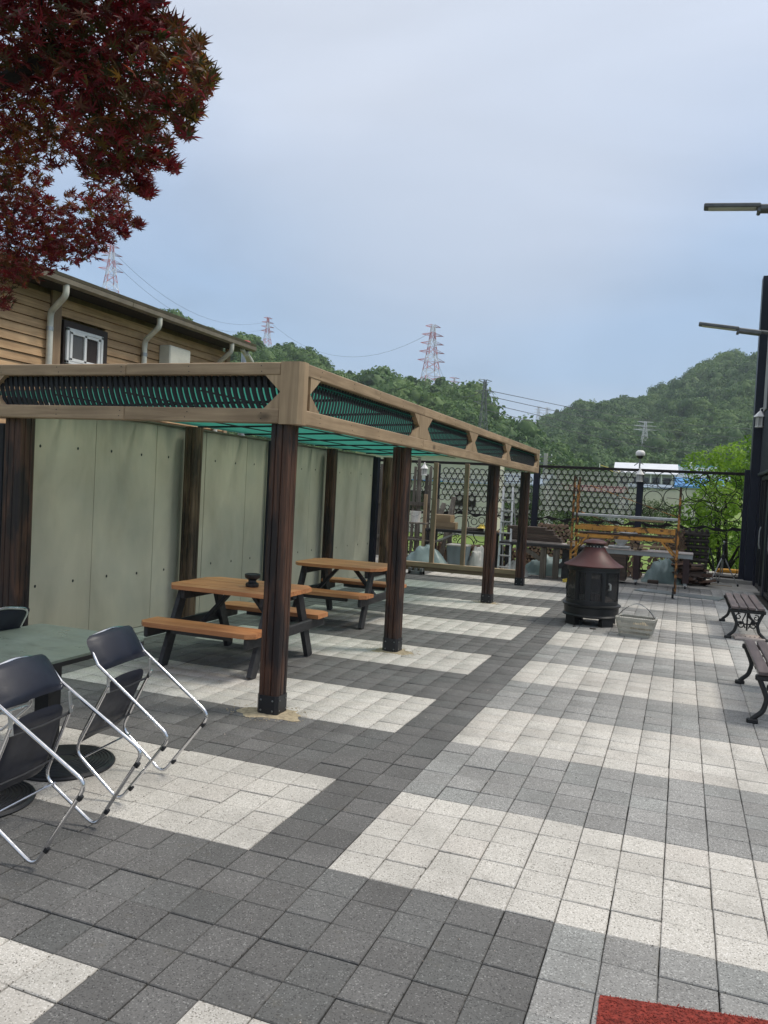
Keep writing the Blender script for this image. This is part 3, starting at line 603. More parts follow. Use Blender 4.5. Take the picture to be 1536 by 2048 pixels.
# haze over the valley
hz = MB().box((0, 350, 79.5), (3000, 2600, 164)); m_ = bpy.data.materials.new('haze_air'); m_.use_nodes = True; m_.node_tree.nodes.clear()
pv = m_.node_tree.nodes.new('ShaderNodeVolumePrincipled'); pv.inputs['Density'].default_value = .00027; pv.inputs['Color'].default_value = (.80, .90, 1, 1); pv.inputs['Anisotropy'].default_value = .2
mo = m_.node_tree.nodes.new('ShaderNodeOutputMaterial'); m_.node_tree.links.new(pv.outputs[0], mo.inputs['Volume'])
hzo = hz.build('haze', m_); tag(hzo, kind='stuff', label='thin pale blue air over the valley and the hills', cat='haze')

# ================================================================== YARD: paving
slab = MB(); slab.box((-2.2, 4.0, -.31), (15.6, 26.6, .5)); tag(slab.build('yard_bedding', M['bed']), kind='structure')
Tn = .2
def paver_mesh(name, mat):
    mb = MB(); c = .0035; a = .0984; z0, z1 = -.05, 0
    V = [(-a, -a, z0), (a, -a, z0), (a, a, z0), (-a, a, z0), (-a, -a, z1 - c), (a, -a, z1 - c), (a, a, z1 - c), (-a, a, z1 - c), (-a + c, -a + c, z1), (a - c, -a + c, z1), (a - c, a - c, z1), (-a + c, a - c, z1)]
    F = [(0, 1, 5, 4), (1, 2, 6, 5), (2, 3, 7, 6), (3, 0, 4, 7), (4, 5, 9, 8), (5, 6, 10, 9), (6, 7, 11, 10), (7, 4, 8, 11), (8, 9, 10, 11)]
    mb.add(V, F); me = mb.mesh(name); me.materials.append(M[mat]); return me
pm_ = {k: paver_mesh('paver', k) for k in ('pv_white', 'pv_gray', 'pv_dark', 'pv_worn')}
pave = bpy.data.objects.new('pavement', None); COL.objects.link(pave); pave.empty_display_size = .1; pave['kind'] = 'structure'
def kind(i, j):
    white = (j // 5) % 2 == 0
    if i < -24: return 'pv_worn'
    if i < -22: return 'pv_dark'
    if i >= 5 and j >= 24: return 'pv_worn'
    if i >= 7: return 'pv_worn'
    if j >= 0:
        if i < -7: return 'pv_white' if white else 'pv_dark'
        if i < -5: return 'pv_dark'
        return 'pv_white' if white else 'pv_gray'
    if i < -7: return 'pv_white' if white else 'pv_dark'
    if i < -5: return 'pv_dark'
    if i < 0: return 'pv_white' if white else 'pv_dark'
    return 'pv_gray'
Mi = cam.matrix_world.inverted()
def onscreen(p):
    q = Mi @ Vector(p)
    if q.z >= -.1: return None
    return (768 + 1590.4 * q.x / -q.z, 1024 - 1590.4 * q.y / -q.z, -q.z)
allp = []
for i in range(-25, 9):
    for j in range(-15, 71):
        allp.append((i, j, kind(i, j)))
vis = []
for t in allp:
    s = onscreen(((t[0] + .5) * Tn, (t[1] + .5) * Tn, 0)); vis.append((s[2] if s and -60 < s[0] < 1596 and s[1] < 2110 else 1e6, t))
vis.sort(key=lambda a: a[0]); near = set(t[:2] for d, t in vis[:300])
rest = {'V': [], 'F': [], 'mi': []}; order = ['pv_white', 'pv_gray', 'pv_dark', 'pv_worn']; base_v = [tuple(v.co) for v in pm_['pv_white'].vertices]; base_f = [tuple(p.vertices) for p in pm_['pv_white'].polygons]
for (i, j, k) in allp:
    cx, cy = (i + .5) * Tn + random.gauss(0, .0009), (j + .5) * Tn + random.gauss(0, .0009); z = random.gauss(0, .0014); rx, ry, rz = random.gauss(0, .005), random.gauss(0, .005), random.gauss(0, .005)
    if (i, j) in near:
        o = link('paver', pm_[k], pave); o.location = (cx, cy, z); o.rotation_euler = (rx, ry, rz)
    else:
        b = len(rest['V']); rest['V'] += [(v[0] + cx, v[1] + cy, v[2] + z + v[0] * ry + v[1] * rx) for v in base_v]; rest['F'] += [tuple(b + q for q in f) for f in base_f]; rest['mi'] += [order.index(k)] * 9
me = npmesh('paver_field', rest['V'], rest['F'], [M[k] for k in order], mi=rest['mi']); o = link('paver_field', me, pave, kind='stuff')
# concrete margins: along the panel wall, behind the paving, right hand strip before the navy building
c_ = MB(); c_.box((-5.13 - .55, 4, -.02), (1.22 - .0, 26, .03)); tag(c_.build('concrete_strip', M['concrete']), kind='structure')
c_ = MB(); c_.box((-3.0, 15.3, -.03), (12, 2.18, .05)); tag(c_.build('concrete_apron', M['concrete']), kind='structure')
c_ = MB(); c_.cbox((1.55, 16.75, .06), (2.2, .5, .16), .01); c_.cbox((1.5, 16.0, .03), (.9, .35, .10), .01); tag(c_.build('concrete_kerb', M['concrete']), kind='structure')
# grit, moss and crumbs lodged in the joints
rg = np.random.RandomState(4); V = []; F = []
for _ in range(5200):
    i = rg.randint(-24, 8); d = rg.rand() ** 1.6 * 9 - 2.2
    if rg.rand() < .7: x, y = i * Tn + rg.normal() * .0022, d
    else: x, y = rg.uniform(-4, 1.6), round(d / Tn) * Tn + rg.normal() * .002
    s = rg.uniform(.0012, .0034); k = len(V); z = .0005 - rg.rand() * .003
    V += [(x - s, y - s, z), (x + s, y - s, z), (x + s * .4, y + s, z), (x, y, z + s * 1.3)]; F += [(k, k + 1, k + 3), (k + 1, k + 2, k + 3), (k + 2, k, k + 3)]
link('joint_grit', npmesh('joint_grit', V, F, [M['bed']], k=3), kind='stuff', label='dark grit and moss lodged in the joints of the paving', cat='grit')
V = []; F = []
for _ in range(420):
    x, y = rg.uniform(-4.6, 1.7), rg.rand() ** 1.3 * 12 - 1.8; s = rg.uniform(.0015, .006); a = rg.rand() * 6.28; k = len(V)
    V += [(x + s * math.cos(a), y + s * math.sin(a), .003), (x + s * math.cos(a + 2), y + s * math.sin(a + 2), .003), (x + s * math.cos(a + 4.2), y + s * math.sin(a + 4.2), .003), (x, y, .003 + s)]; F += [(k, k + 1, k + 3), (k + 1, k + 2, k + 3), (k + 2, k, k + 3)]
link('scattered_chips', npmesh('scattered_chips', V, F, [M['stone'], M['darklog']], k=3, mi=rg.randint(0, 2, len(F))), kind='stuff', label='tiny pale chips and crumbs scattered over the paving', cat='chips')

# ================================================================== PANEL WALL
wall = empty('panel_wall', (-5.25, 0, 0), 'long pale green-grey panel wall behind the picnic tables', 'wall')
off = Vector((-5.25, 0, 0)); WT = 2.285
yj = [2.50, 3.37, 4.37, 5.37, 6.37, 7.37, 8.37, 9.37, 10.37, 11.12]
for a, b in zip(yj[:-1], yj[1:]):
    m = MB().cbox((-.05 + random.uniform(-.002, .002), (a + b) / 2, WT / 2), (.10, b - a - .006, WT), .004); m.build('panel', M['wall'], wall)
mb = MB()
for z in (.615, 1.93):
    y = 2.62
    while y < 11.1:
        mb.lathe([(.012, -.001), (.012, .001), (.008, .002)], 10, (0, 0, 0)); n = 30
        for q in range(len(mb.v) - n, len(mb.v)):
            v = mb.v[q]; mb.v[q] = (v[2] + .0015, v[0] + y + 0, v[1] * 1.25 + z + (math.sin(y * 9) * .006))
        y += .494
mb.build('tie_holes', M['black'], wall, kind='stuff')
MB().box((.06, 6.925, WT / 2), (.06, .05, WT)).build('wall_post', M['navy2'], wall)
MB().box((.03, 11.2, WT / 2), (.12, .14, WT)).build('wall_post', M['navy2'], wall)
MB().cbox((-.05, 6.85, WT + .012), (.13, 8.7, .02), .003).build('cap_strip', M['gutter'], wall)

# black screen at the left end of the pergola
e = empty('dark_screen', (-5.84, 2.40, 0), 'near-black boarded screen at the left edge behind the folding table', 'screen')
for k in range(9): MB().cbox((-.62 + k * .155, 0, 1.06), (.148, .03, 2.1), .004).build('board', M['fin'], e)

# ================================================================== PERGOLA
perg = empty('pergola', (-3.7, 6.8, 0), 'long timber pergola with dark posts, pale beams, curved black battens and a teal roof', 'pergola')
PO = Vector((-3.7, 6.8, 0))
def pb(mb, name, mat, parent=perg, smooth=False, **k): return shift(mb, PO).build(name, mat, parent, smooth, **k)
def post_profile(wd):
    """square-ish post glued from staves: rounded corners and two grooves per face"""
    h = wd / 2; r = .026; g = .007; side = []
    for x in (-h + r, -h * .38 - g, -h * .38, -h * .38 + g, h * .30 - g, h * .30, h * .30 + g, h - r):
        dip = .010 if abs(x + h * .38) < 1e-6 or abs(x - h * .30) < 1e-6 else 0; side.append((x, -h + dip))
    side += [(h - r * .3, -h + r * .3)]
    P = []
    for q in range(4):
        a = q * math.pi / 2
        P += [(x * math.cos(a) - y * math.sin(a), x * math.sin(a) + y * math.cos(a)) for x, y in side]
    return P
def post(x, y, wd, z1, mat, collar=True, bend=0):
    prof = post_profile(wd); lev = [0.0, .5, 1.0, 1.5, z1]; V = []; F = []; n = len(prof)
    for li, z in enumerate(lev):
        k = 1 + .015 * math.sin(z * 2.3 + x * 3 + y)
        for px, py in prof: V.append((x + px * k + bend * math.sin(z * 1.4), y + py * k, z))
    for li in range(len(lev) - 1):
        for q in range(n): F.append((li * n + q, li * n + (q + 1) % n, (li + 1) * n + (q + 1) % n, (li + 1) * n + q))
    F.append(tuple(range(n))[::-1]); F.append(tuple((len(lev) - 1) * n + q for q in range(n)))
    p = pb(MB().add(V, F), 'post', M[mat])
    if collar:
        mb = MB(); h = wd / 2 + .005; zc = .145; c_h = .022
        mb.prism([(x - h + c_h, y - h, 0), (x + h - c_h, y - h, 0), (x + h, y - h + c_h, 0), (x + h, y + h - c_h, 0), (x + h - c_h, y + h, 0), (x - h + c_h, y + h, 0), (x - h, y + h - c_h, 0), (x - h, y - h + c_h, 0)], (0, 0, zc))
        for s in (-1, 1):
            for u in (-.55, .55):
                for z in (.035, .110):
                    mb.lathe([(.007, 0), (.007, .004), (.003, .006)], 8, mi=1)
                    for q in range(len(mb.v) - 24, len(mb.v)):
                        v = mb.v[q]; mb.v[q] = (x + u * h + v[0], y - (h - .001 + v[2]), z + v[1])
                    mb.lathe([(.007, 0), (.007, .004), (.003, .006)], 8, mi=1)
                    for q in range(len(mb.v) - 24, len(mb.v)):
                        v = mb.v[q]; mb.v[q] = (x + (h - .001 + v[2]), y + u * h + v[0], z + v[1])
        pb(mb, 'collar', [M['black'], M['alu']], p)
    return p
FY = [(-2.365, 1.99), (-2.37, 4.60), (-2.375, 8.92), (-2.405, 11.71)]
for k, (x, y) in enumerate(FY): post(x, y, .162, 2.125, 'post')
for k, (x, y, wd) in enumerate([(-4.93, 2.06, .18), (-5.09, 4.86, .165), (-5.10, 8.86, .155), (-5.09, 11.50, .16)]): post(x, y, wd, 2.30, 'post2' if k in (1, 3) else 'post', False)
post(-4.66, 11.38, .16, 2.30, 'post2', False)
# beams
ZT, ZB = 2.515, 2.175
YF = 1.925; XS = -2.235
for z, hh_ in ((ZT, .090), (ZB, .105)):
    xs = [-5.32, -3.72, XS - .13]
    for a, b in zip(xs[:-1], xs[1:]): pb(MB().cbox(((a + b) / 2, YF, z + random.uniform(-.001, .001)), (b - a - .002, .085, hh_), .006), 'front_rail', M['beam'])
    ys = [YF + .045, 4.74, 9.05, 11.86]
    for a, b in zip(ys[:-1], ys[1:]): pb(MB().cbox((XS, (a + b) / 2, z + random.uniform(-.001, .001)), (.085, b - a - .003, hh_), .006), 'side_rail', M['beam_y'])
    if z > 2.3:
        pb(MB().cbox((-3.75, 11.82, z), (2.9, .08, hh_), .006), 'end_rail', M['beam'])
        pb(MB().cbox((-5.16, 6.9, z - .0), (.08, 9.7, hh_), .006), 'back_rail', M['beam_y'])
mb = MB(); rg = np.random.RandomState(3)
for z in (ZT, ZB):
    for x in np.arange(-5.0, XS - .2, .62):
        for dz in (-.02, .02): mb.box((x + rg.normal() * .01, YF - .0432, z + dz), (.007, .002, .007))
    for y in np.arange(2.2, 11.8, .62):
        for dz in (-.02, .02): mb.box((XS + .0432, y + rg.normal() * .01, z + dz), (.002, .007, .007))
pb(mb, 'screw_heads', M['black'], kind='stuff')
# corner block with a broad chamfer on its outer edge
cx0, cx1, cy0, cy1 = XS - .128, XS + .046, YF - .046, YF + .11; ch = .028
pb(MB().prism([(cx0, cy0, 2.118), (cx1 - ch, cy0, 2.118), (cx1, cy0 + ch, 2.118), (cx1, cy1 - .06, 2.118), (cx1 - .1, cy1, 2.118), (cx0, cy1, 2.118)], (0, 0, .446)), 'corner_block', M['beam_z'])
pb(MB().cbox((XS + .002, 11.80, 2.34), (.092, .10, .436), .006), 'corner_block', M['beam_z'])
ZL, ZH = ZB + .0525, ZT - .045; ZM = (ZL + ZH) / 2
def gus_front(xp, dirx, ln=.14):      # gusset pair at an opening end, tip at xp
    for zc in (ZL, ZH):
        pb(MB().prism([(xp, YF - .037, ZM), (xp, YF - .037, zc), (xp + dirx * ln, YF - .037, zc)], (0, .06, 0)), 'gusset', M['beam_z'])
def gus_side(yp, diry, ln=.17):
    for zc in (ZL, ZH):
        pb(MB().prism([(XS + .037, yp, ZM), (XS + .037, yp, zc), (XS + .037, yp + diry * ln, zc)], (-.06, 0, 0)), 'gusset', M['beam_z'])
xl = -5.08; gus_front(XS - .13, -1, .13); gus_front(xl, 1, .13)
pb(MB().cbox((xl - .13, YF, ZM), (.26, .075, ZH - ZL), .004), 'front_block', M['beam_z'])
bays = [(YF + .11, 4.60), (4.88, 6.80), (6.94, 8.97), (9.12, 11.74)]
for a, b in bays: gus_side(a, 1); gus_side(b, -1)
for y, wd in ((4.74, .28), (6.87, .14), (9.045, .15)):
    pb(MB().cbox((XS, y, ZM), (.080, wd, ZH - ZL - .002), .004), 'side_block', M['beam_z'])
# curved battens
def batten(L=1.0):
    """flat curved batten in the x/z plane; foot swings towards +x"""
    n = 6; V = []; F = []; hz_ = ZH - ZL + .03; wd = .031; th = .018
    for q in range(n + 1):
        t = q / n; z = hz_ * (1 - t) - .015; dx = .085 * t ** 2.1
        for yy in (-th / 2, th / 2):
            V += [(dx - wd / 2, yy, z), (dx + wd / 2, yy, z)]
    for q in range(n):
        b = q * 4; c2 = b + 4
        F += [(b, b + 1, c2 + 1, c2), (b + 2, c2 + 2, c2 + 3, b + 3), (b, c2, c2 + 2, b + 2), (b + 1, b + 3, c2 + 3, c2 + 1)]
    F += [(0, 2, 3, 1), (n * 4, n * 4 + 1, n * 4 + 3, n * 4 + 2)]
    m = MB().add(V, F).mesh('curved_batten'); m.materials.append(M['fin']); return m
bm_ = batten(); bm2_ = batten(1); 
for v in bm2_.vertices: v.co.y *= .25; v.co.x *= .95
x = xl - .06
while x < XS - .14:
    o = link('curved_batten', bm_, perg); o.location = Vector((x, YF + .012, ZL)) - PO; o.scale.x = 1; x += .0535
for a, b in bays:
    y = a + .10
    while y < b + .10:
        o = link('curved_batten', bm2_, perg); o.location = Vector((XS - .012, y, ZL)) - PO; o.rotation_euler.z = -math.pi / 2; y += .0545
# inner ledgers, rafters, purlins
pb(MB().box((-3.75, YF + .10, 2.448), (2.8, .05, .10)), 'ledger', M['fin'])
pb(MB().box((XS - .11, 6.9, 2.455), (.05, 9.6, .085)), 'ledger', M['fin'])
def zr(x): return 2.335 + (x + 5.2) * .030
for k, y in enumerate(np.arange(2.9, 11.7, 1.1)):
    pb(MB().bar((-5.2, y, zr(-5.2) - .012), (XS - .08, y, zr(XS) - .012), .030, .020, ch=.002), 'rafter', M['fin'])
for x in (-4.5, -3.8, -3.1): pb(MB().bar((x, 2.0, zr(x) - .030), (x, 11.75, zr(x) - .030), .024, .012, ch=.002), 'purlin', M['fin'])
for a, b in ((2.0, 4.4), (4.4, 6.9), (6.9, 9.3), (9.3, 11.78)):
    mb = MB(); n = 24; V = []; F = []
    for q in range(n + 1):
        x = -5.3 + (3.08) * q / n; zz = zr(x) + .012 + (.006 if q % 2 else -.002)
        V += [(x, a + .003, zz), (x, b + .02, zz), (x, a + .003, zz + .004), (x, b + .02, zz + .004)]
    for q in range(n):
        c2 = q * 4; F += [(c2, c2 + 4, c2 + 5, c2 + 1), (c2 + 2, c2 + 3, c2 + 7, c2 + 6), (c2, c2 + 2, c2 + 6, c2 + 4), (c2 + 1, c2 + 5, c2 + 7, c2 + 3)]
    F += [(0, 1, 3, 2), (n * 4, n * 4 + 2, n * 4 + 3, n * 4 + 1)]
    pb(mb.add(V, F), 'roof_sheet', M['teal'])
# stud frame at the far end
for x in (-4.27, -3.63): pb(MB().cbox((x, 12.08, 1.23), (.085, .075, 2.05), .004), 'stud', M['tan_wood'])
pb(MB().cbox((-3.72, 12.06, .20), (2.35, .12, .09), .004), 'sill_beam', M['tan_x'])
pb(MB().cbox((-3.72, 12.06, .115), (2.35, .045, .08), .003), 'sill_web', M['tan_x'])
pb(MB().cbox((-4.95, 12.1, 1.0), (.08, .06, .6), .003), 'nailer', M['tan_wood'])
e = empty('concrete_block', (-4.55, 12.0, 0), 'grey concrete block propping the left end of the sill beam', 'block')
mb = MB(); mb.cbox((0, 0, .035), (.30, .16, .07), .006); mb.cbox((-.12, 0, .065), (.06, .16, .13), .004); mb.cbox((.12, 0, .065), (.06, .16, .13), .004); mb.cbox((0, 0, .065), (.05, .15, .12), .004); mb.build('block_body', M['block'], e)
# dirt rings round the post feet
def splat(name, x, y, r, seed, mat, label, flat=.004, cat='dirt'):
    rg = np.random.RandomState(seed); V = [(0, 0, flat * 3)]; F = []; n = 30; ph = rg.rand(4) * 6
    for ring, k in ((.45, 2.6), (.75, 1.7), (1, 0)):
        for q in range(n):
            a = 2 * math.pi * q / n; rr2 = r * ring * (1 + .18 * math.sin(3 * a + ph[0]) + .12 * math.sin(5 * a + ph[1]) + .09 * math.sin(9 * a + ph[2]) + rg.normal() * .04)
            V.append((rr2 * 1.25 * math.cos(a), rr2 * .9 * math.sin(a), flat * k * (.7 + .6 * rg.rand()) + .001))
    for q in range(n): F.append((0, 1 + q, 1 + (q + 1) % n))
    for s in range(2):
        for q in range(n): F.append((1 + s * n + q, 1 + (s + 1) * n + q, 1 + (s + 1) * n + (q + 1) % n, 1 + s * n + (q + 1) % n))
    mb = MB().add(V, F)
    for _ in range(260):
        a = rg.rand() * 6.28; d = r * (rg.rand() ** .5) * 1.45; s = rg.uniform(.002, .006); cx_, cy_ = d * 1.25 * math.cos(a), d * .9 * math.sin(a); z = .002 + (flat * 2 if d < r * .8 else 0)
        mb.add([(cx_ - s, cy_ - s, z), (cx_ + s, cy_ - s, z), (cx_, cy_ + s, z), (cx_, cy_, z + s)], [(0, 1, 3), (1, 2, 3), (2, 0, 3)])
    o = mb.build(name, M[mat], None, label=label, cat=cat, kind='stuff'); o.location = (x, y, 0)
splat('spilt_sand', -2.37, 1.99, .19, 1, 'sand', 'tan grit spilt round the foot of the nearest pergola post')
splat('spilt_sand', -2.36, 4.60, .17, 2, 'sand', 'tan grit spilt round the foot of the second pergola post')
splat('spilt_sand', -2.375, 8.92, .14, 3, 'sand', 'thin grit round the foot of the third pergola post', .002)

# ================================================================== PICNIC TABLES
def picnic(x, y, label, first):
    e = empty('picnic_table', (x, y, 0), label, 'picnic table', 'picnic tables under the pergola')
    Z = .715; hx = .585; ch = .10
    for k in range(5):                      # top boards run along x, outer ones with clipped corners
        w_ = .168; yc = (k - 2) * w_; y0, y1 = yc - w_ / 2 + .0025, yc + w_ / 2 - .0025
        def xe(yy): a = abs(yy); return hx - max(0, a - (.42 - ch)) * 1.0
        P_ = [(-xe(y0), y0, Z - .038), (xe(y0), y0, Z - .038), (xe(y1), y1, Z - .038), (-xe(y1), y1, Z - .038)]
        if y0 < -.29 < y1: P_ = [(-xe(y0), y0, Z - .038), (xe(y0), y0, Z - .038), (hx, -.29, Z - .038), (hx, y1, Z - .038), (-hx, y1, Z - .038), (-hx, -.29, Z - .038)]
        if y0 < .29 < y1: P_ = [(-hx, y0, Z - .038), (hx, y0, Z - .038), (hx, .29, Z - .038), (xe(y1), y1, Z - .038), (-xe(y1), y1, Z - .038), (-hx, .29, Z - .038)]
        MB().prism(P_, (0, 0, .038 + random.uniform(-.0008, .0008))).build('top_board', M['top'], e)
    for s in (-1, 1):
        for k in (0, 1):                    # two boards per seat
            yc = s * (.565 + k * .15); y0, y1 = yc - .074, yc + .074; c = .07; zb = .385
            outer = (k == 1)
            P_ = [(-.575, y0, zb), (.575, y0, zb), (.575, y1, zb), (-.575, y1, zb)]
            if outer and s < 0: P_ = [(-.575 + c, y0, zb), (.575 - c, y0, zb), (.575, y0 + c, zb), (.575, y1, zb), (-.575, y1, zb), (-.575, y0 + c, zb)]
            if outer and s > 0: P_ = [(-.575, y0, zb), (.575, y0, zb), (.575, y1 - c, zb), (.575 - c, y1, zb), (-.575 + c, y1, zb), (-.575, y1 - c, zb)]
            MB().prism(P_, (0, 0, .040)).build('seat_board', M['top'], e)
    for sx in (-1, 1):
        xx = sx * .455
        for sy in (-1, 1):
            MB().bar((xx, sy * .56, 0.0), (xx, sy * .27, Z - .04), .045, .10, up=(0, 1, 0), ch=.003).build('leg', M['leg'], e)
        MB().bar((xx + sx * .046, -.76, .335), (xx + sx * .046, .76, .335), .042, .095, ch=.012).build('seat_bearer', M['leg'], e)
        MB().bar((xx - sx * .046, -.36, Z - .085), (xx - sx * .046, .36, Z - .085), .042, .09, ch=.012).build('top_bearer', M['leg'], e)
        MB().bar((sx * .40, 0, .335), (sx * .10, 0, Z - .05), .07, .035, ch=.003).build('brace', M['leg'], e)
    MB().bar((-.56, 0, Z - .06), (.56, 0, Z - .06), .07, .035, ch=.003).build('top_batten', M['leg'], e)
    for sy in (-1, 1): MB().bar((-.30, sy * .64, .35), (.30, sy * .64, .35), .035, .05, ch=.003).build('seat_batten', M['leg'], e)
    return e
picnic(-3.45, 3.33, 'nearer picnic table with a small black pot on its orange wooden top', 1)
picnic(-3.58, 6.13, 'farther picnic table with bare orange wooden top between second post and panel wall', 0)
o = MB().lathe([(.058, 0), (.062, .012), (.060, .035), (.038, .045), (.036, .062), (.046, .072), (.068, .085), (.072, .10), (.072, .118), (.066, .122), (.060, .112), (.010, .108)], 28).build('iron_pot', M['black'], None, True, label='small black waisted ashtray pot on the nearer picnic table', cat='pot'); o.location = (-3.32, 3.29, .716)

# ================================================================== FOLDING TABLE AND CHAIRS
e = empty('folding_table', (-3.07, .22, 0), 'grey green topped table with round ribbed black bases among the tilted chairs', 'table')
L2, W2, Zt = 1.28, .84, .70
P_ = []
for (cx_, cy_, a0) in ((W2 / 2 - .05, L2 / 2 - .05, 0), (-W2 / 2 + .05, L2 / 2 - .05, 90), (-W2 / 2 + .05, -L2 / 2 + .05, 180), (W2 / 2 - .05, -L2 / 2 + .05, 270)):
    for k in range(5): a = R_(a0 + k * 22.5); P_.append((cx_ + .05 * math.cos(a), cy_ + .05 * math.sin(a), Zt - .012))
MB().prism(P_, (0, 0, .014)).build('table_top', M['gtable'], e)
MB().prism([(p[0] * 1.004, p[1] * 1.003, Zt - .036) for p in P_], (0, 0, .023)).build('edge_band', M['black'], e)
for yy in (.26, -.36):
    MB().box((.02, yy, .36), (.10, .10, .62)).build('column', M['black'], e)
    prof = [(.285, 0), (.29, .010), (.285, .018)]
    for k in range(11): r = .275 - k * .020; prof += [(r, .020 + k * .0012 + .004), (r - .008, .020 + k * .0012 + .004), (r - .010, .019 + k * .0012), (r - .018, .020 + k * .0012)]
    MB().lathe(prof, 40, (.17, yy - .02, 0)).build('base', M['black'], e, True, sharp=25)
    MB().box((.02, yy, .655), (.5, .07, .025)).build('top_arm', M['black'], e)

# chair: dims fitted (s forward, z up), feet plane z=0
def smoothpath(pts, r, n=5):
    out = [Vector(pts[0])]
    for a, b, c in zip(pts[:-2], pts[1:-1], pts[2:]):
        a, b, c = Vector(a), Vector(b), Vector(c); u = (a - b).normalized(); v = (c - b).normalized(); rr2 = min(r, (a - b).length * .45, (c - b).length * .45)
        p0, p1 = b + u * rr2, b + v * rr2
        for k in range(n + 1): t = k / n; out.append(p0 * (1 - t) ** 2 + b * 2 * t * (1 - t) + p1 * t * t)
    out.append(Vector(pts[-1])); return out
def pad(w, h, t, cr, bulge, n=12):
    """cushion in the local x(width)/z(height) plane, puffed along y, corners pinched by buttons"""
    V = []; F = []
    def rim(u, v):
        sx, sz = u * w / 2, v * h / 2; return sx, sz
    for side in (-1, 1):
        b = len(V)
        for i in range(n + 1):
            for j in range(n + 1):
                u, v = -1 + 2 * i / n, -1 + 2 * j / n
                x, z = u * w / 2, v * h / 2; ex, ez = max(0, abs(x) - (w / 2 - cr)), max(0, abs(z) - (h / 2 - cr)); m = max(ex, ez); d = math.hypot(ex, ez)
                if d > 1e-9 and m > 0: x = math.copysign((w / 2 - cr) * 1.0 + ex * m / d, x) if ex else x; z = math.copysign((h / 2 - cr) + ez * m / d, z) if ez else z
                edge = max(abs(u), abs(v)); y = side * (t / 2 * (1 - edge ** 6) ** .5 + bulge * (1 - u * u) * (1 - v * v) * .6)
                for bx in (-1, 1):
                    for bz in (-1, 1):
                        q = math.hypot(x - bx * w * .385, z - bz * h * .33); y -= side * .010 * math.exp(-(q / .016) ** 2)
                y += .030 * (1 - (x / (w / 2)) ** 2) * (1 if bulge else 0)
                V.append((x, y, z))
        for i in range(n):
            for j in range(n):
                q = (b + i * (n + 1) + j, b + (i + 1) * (n + 1) + j, b + (i + 1) * (n + 1) + j + 1, b + i * (n + 1) + j + 1); F.append(q if side < 0 else q[::-1])
    return V, F
CH = dict(w=.43, T=(-.045, .675), B=(.015, .515), P=(.032, .440), K=(.445, .355), F2=.462)
def make_chair(label, grp):
    e = empty('folding_chair', (0, 0, 0), label, 'chair', grp); w = CH['w']; h = w / 2; r = .0092
    f2 = CH['F2']
    # local frame: x = right, y = forward (s), z up, origin at the front foot line so it can tip about it
    def L(s, z, x): return (x, s - f2, z + r)
    # back uprights + skids + front risers, one bent tube per side
    for s in (-1, 1):
        x = s * h
        pts_ = smoothpath([L(CH['B'][0] - .012, CH['B'][1] + .03, x), L(0.0, 0, x), L(f2, 0, x), L(CH['K'][0], CH['K'][1], x), L(CH['P'][0] + .02, CH['P'][1] - .01, x * .97)], .055)
        MB().tube(pts_, r, 10).build('side_tube', M['chrome'], e, True, sharp=60)
        for ss in (.07, .36): MB().cbox(L(ss, -.006, x), (.020, .030, .022), .004).build('rubber_foot', M['black'], e)
        mb = MB(); mb.bar(L(CH['P'][0] - .03, CH['P'][1] + .035, x * .94), L(CH['P'][0] + .05, CH['P'][1] - .03, x * .94), .004, .024, up=(1, 0, 0), ch=.001); mb.build('pivot_plate', M['alu'], e)
    # top hoop behind the back pad
    hoop = smoothpath([L(CH['B'][0] - .010, CH['B'][1] + .02, -h), L(CH['T'][0], CH['T'][1] + .012, -h * .93), L(CH['T'][0] - .032, CH['T'][1] + .018, 0), L(CH['T'][0], CH['T'][1] + .012, h * .93), L(CH['B'][0] - .010, CH['B'][1] + .02, h)], .06, 6)
    MB().tube(hoop, .009, 10).build('back_hoop', M['chrome'], e, True, sharp=60)
    V, F = pad(w * 1.03, .200, .034, .045, .010); b0, t0 = Vector((0, CH['B'][0], CH['B'][1])), Vector((0, CH['T'][0], CH['T'][1])); up = (t0 - b0).normalized(); mid = (t0 + b0) / 2; fw = Vector((0, up.z, -up.y))
    VV = []
    for v in V:
        p = mid + up * (v[2] + .005) + fw * (-v[1] + .0) + Vector((v[0], 0, 0)); VV.append((p.x, p.y - f2, p.z + r))
    MB().add(VV, F).build('back_pad', M['vinyl'], e, True, sharp=80)
    V, F = pad(.40, .40, .030, .07, .0); k0, p0 = Vector((0, CH['K'][0], CH['K'][1])), Vector((0, CH['P'][0], CH['P'][1])); up = (k0 - p0).normalized(); mid = (k0 + p0) / 2; fw = Vector((0, -up.z, up.y)); VV = []
    for v in V:
        wd = 1 + .08 * v[2] / .2; p = mid + up * v[2] + fw * (v[1] + .012 + .018 * math.cos(v[0] / .2 * 1.4)) + Vector((v[0] * wd, 0, 0)); VV.append((p.x, p.y - f2, p.z + r))
    MB().add(VV, F).build('seat', M['vinyl'], e, True, sharp=80)
    for q in (.06, .31): MB().tube([L(CH['P'][0] + q, CH['P'][1] - q * .2 - .012, -h * .95), L(CH['P'][0] + q, CH['P'][1] - q * .2 - .020, 0), L(CH['P'][0] + q, CH['P'][1] - q * .2 - .012, h * .95)], .006, 6).build('cross_rod', M['black'], e, True)
    MB().tube([L(CH['K'][0] - .012, CH['K'][1] - .06, -h), L(CH['K'][0] - .012, CH['K'][1] - .06, h)], .006, 8).build('cross_rod', M['chrome'], e, True)
    return e
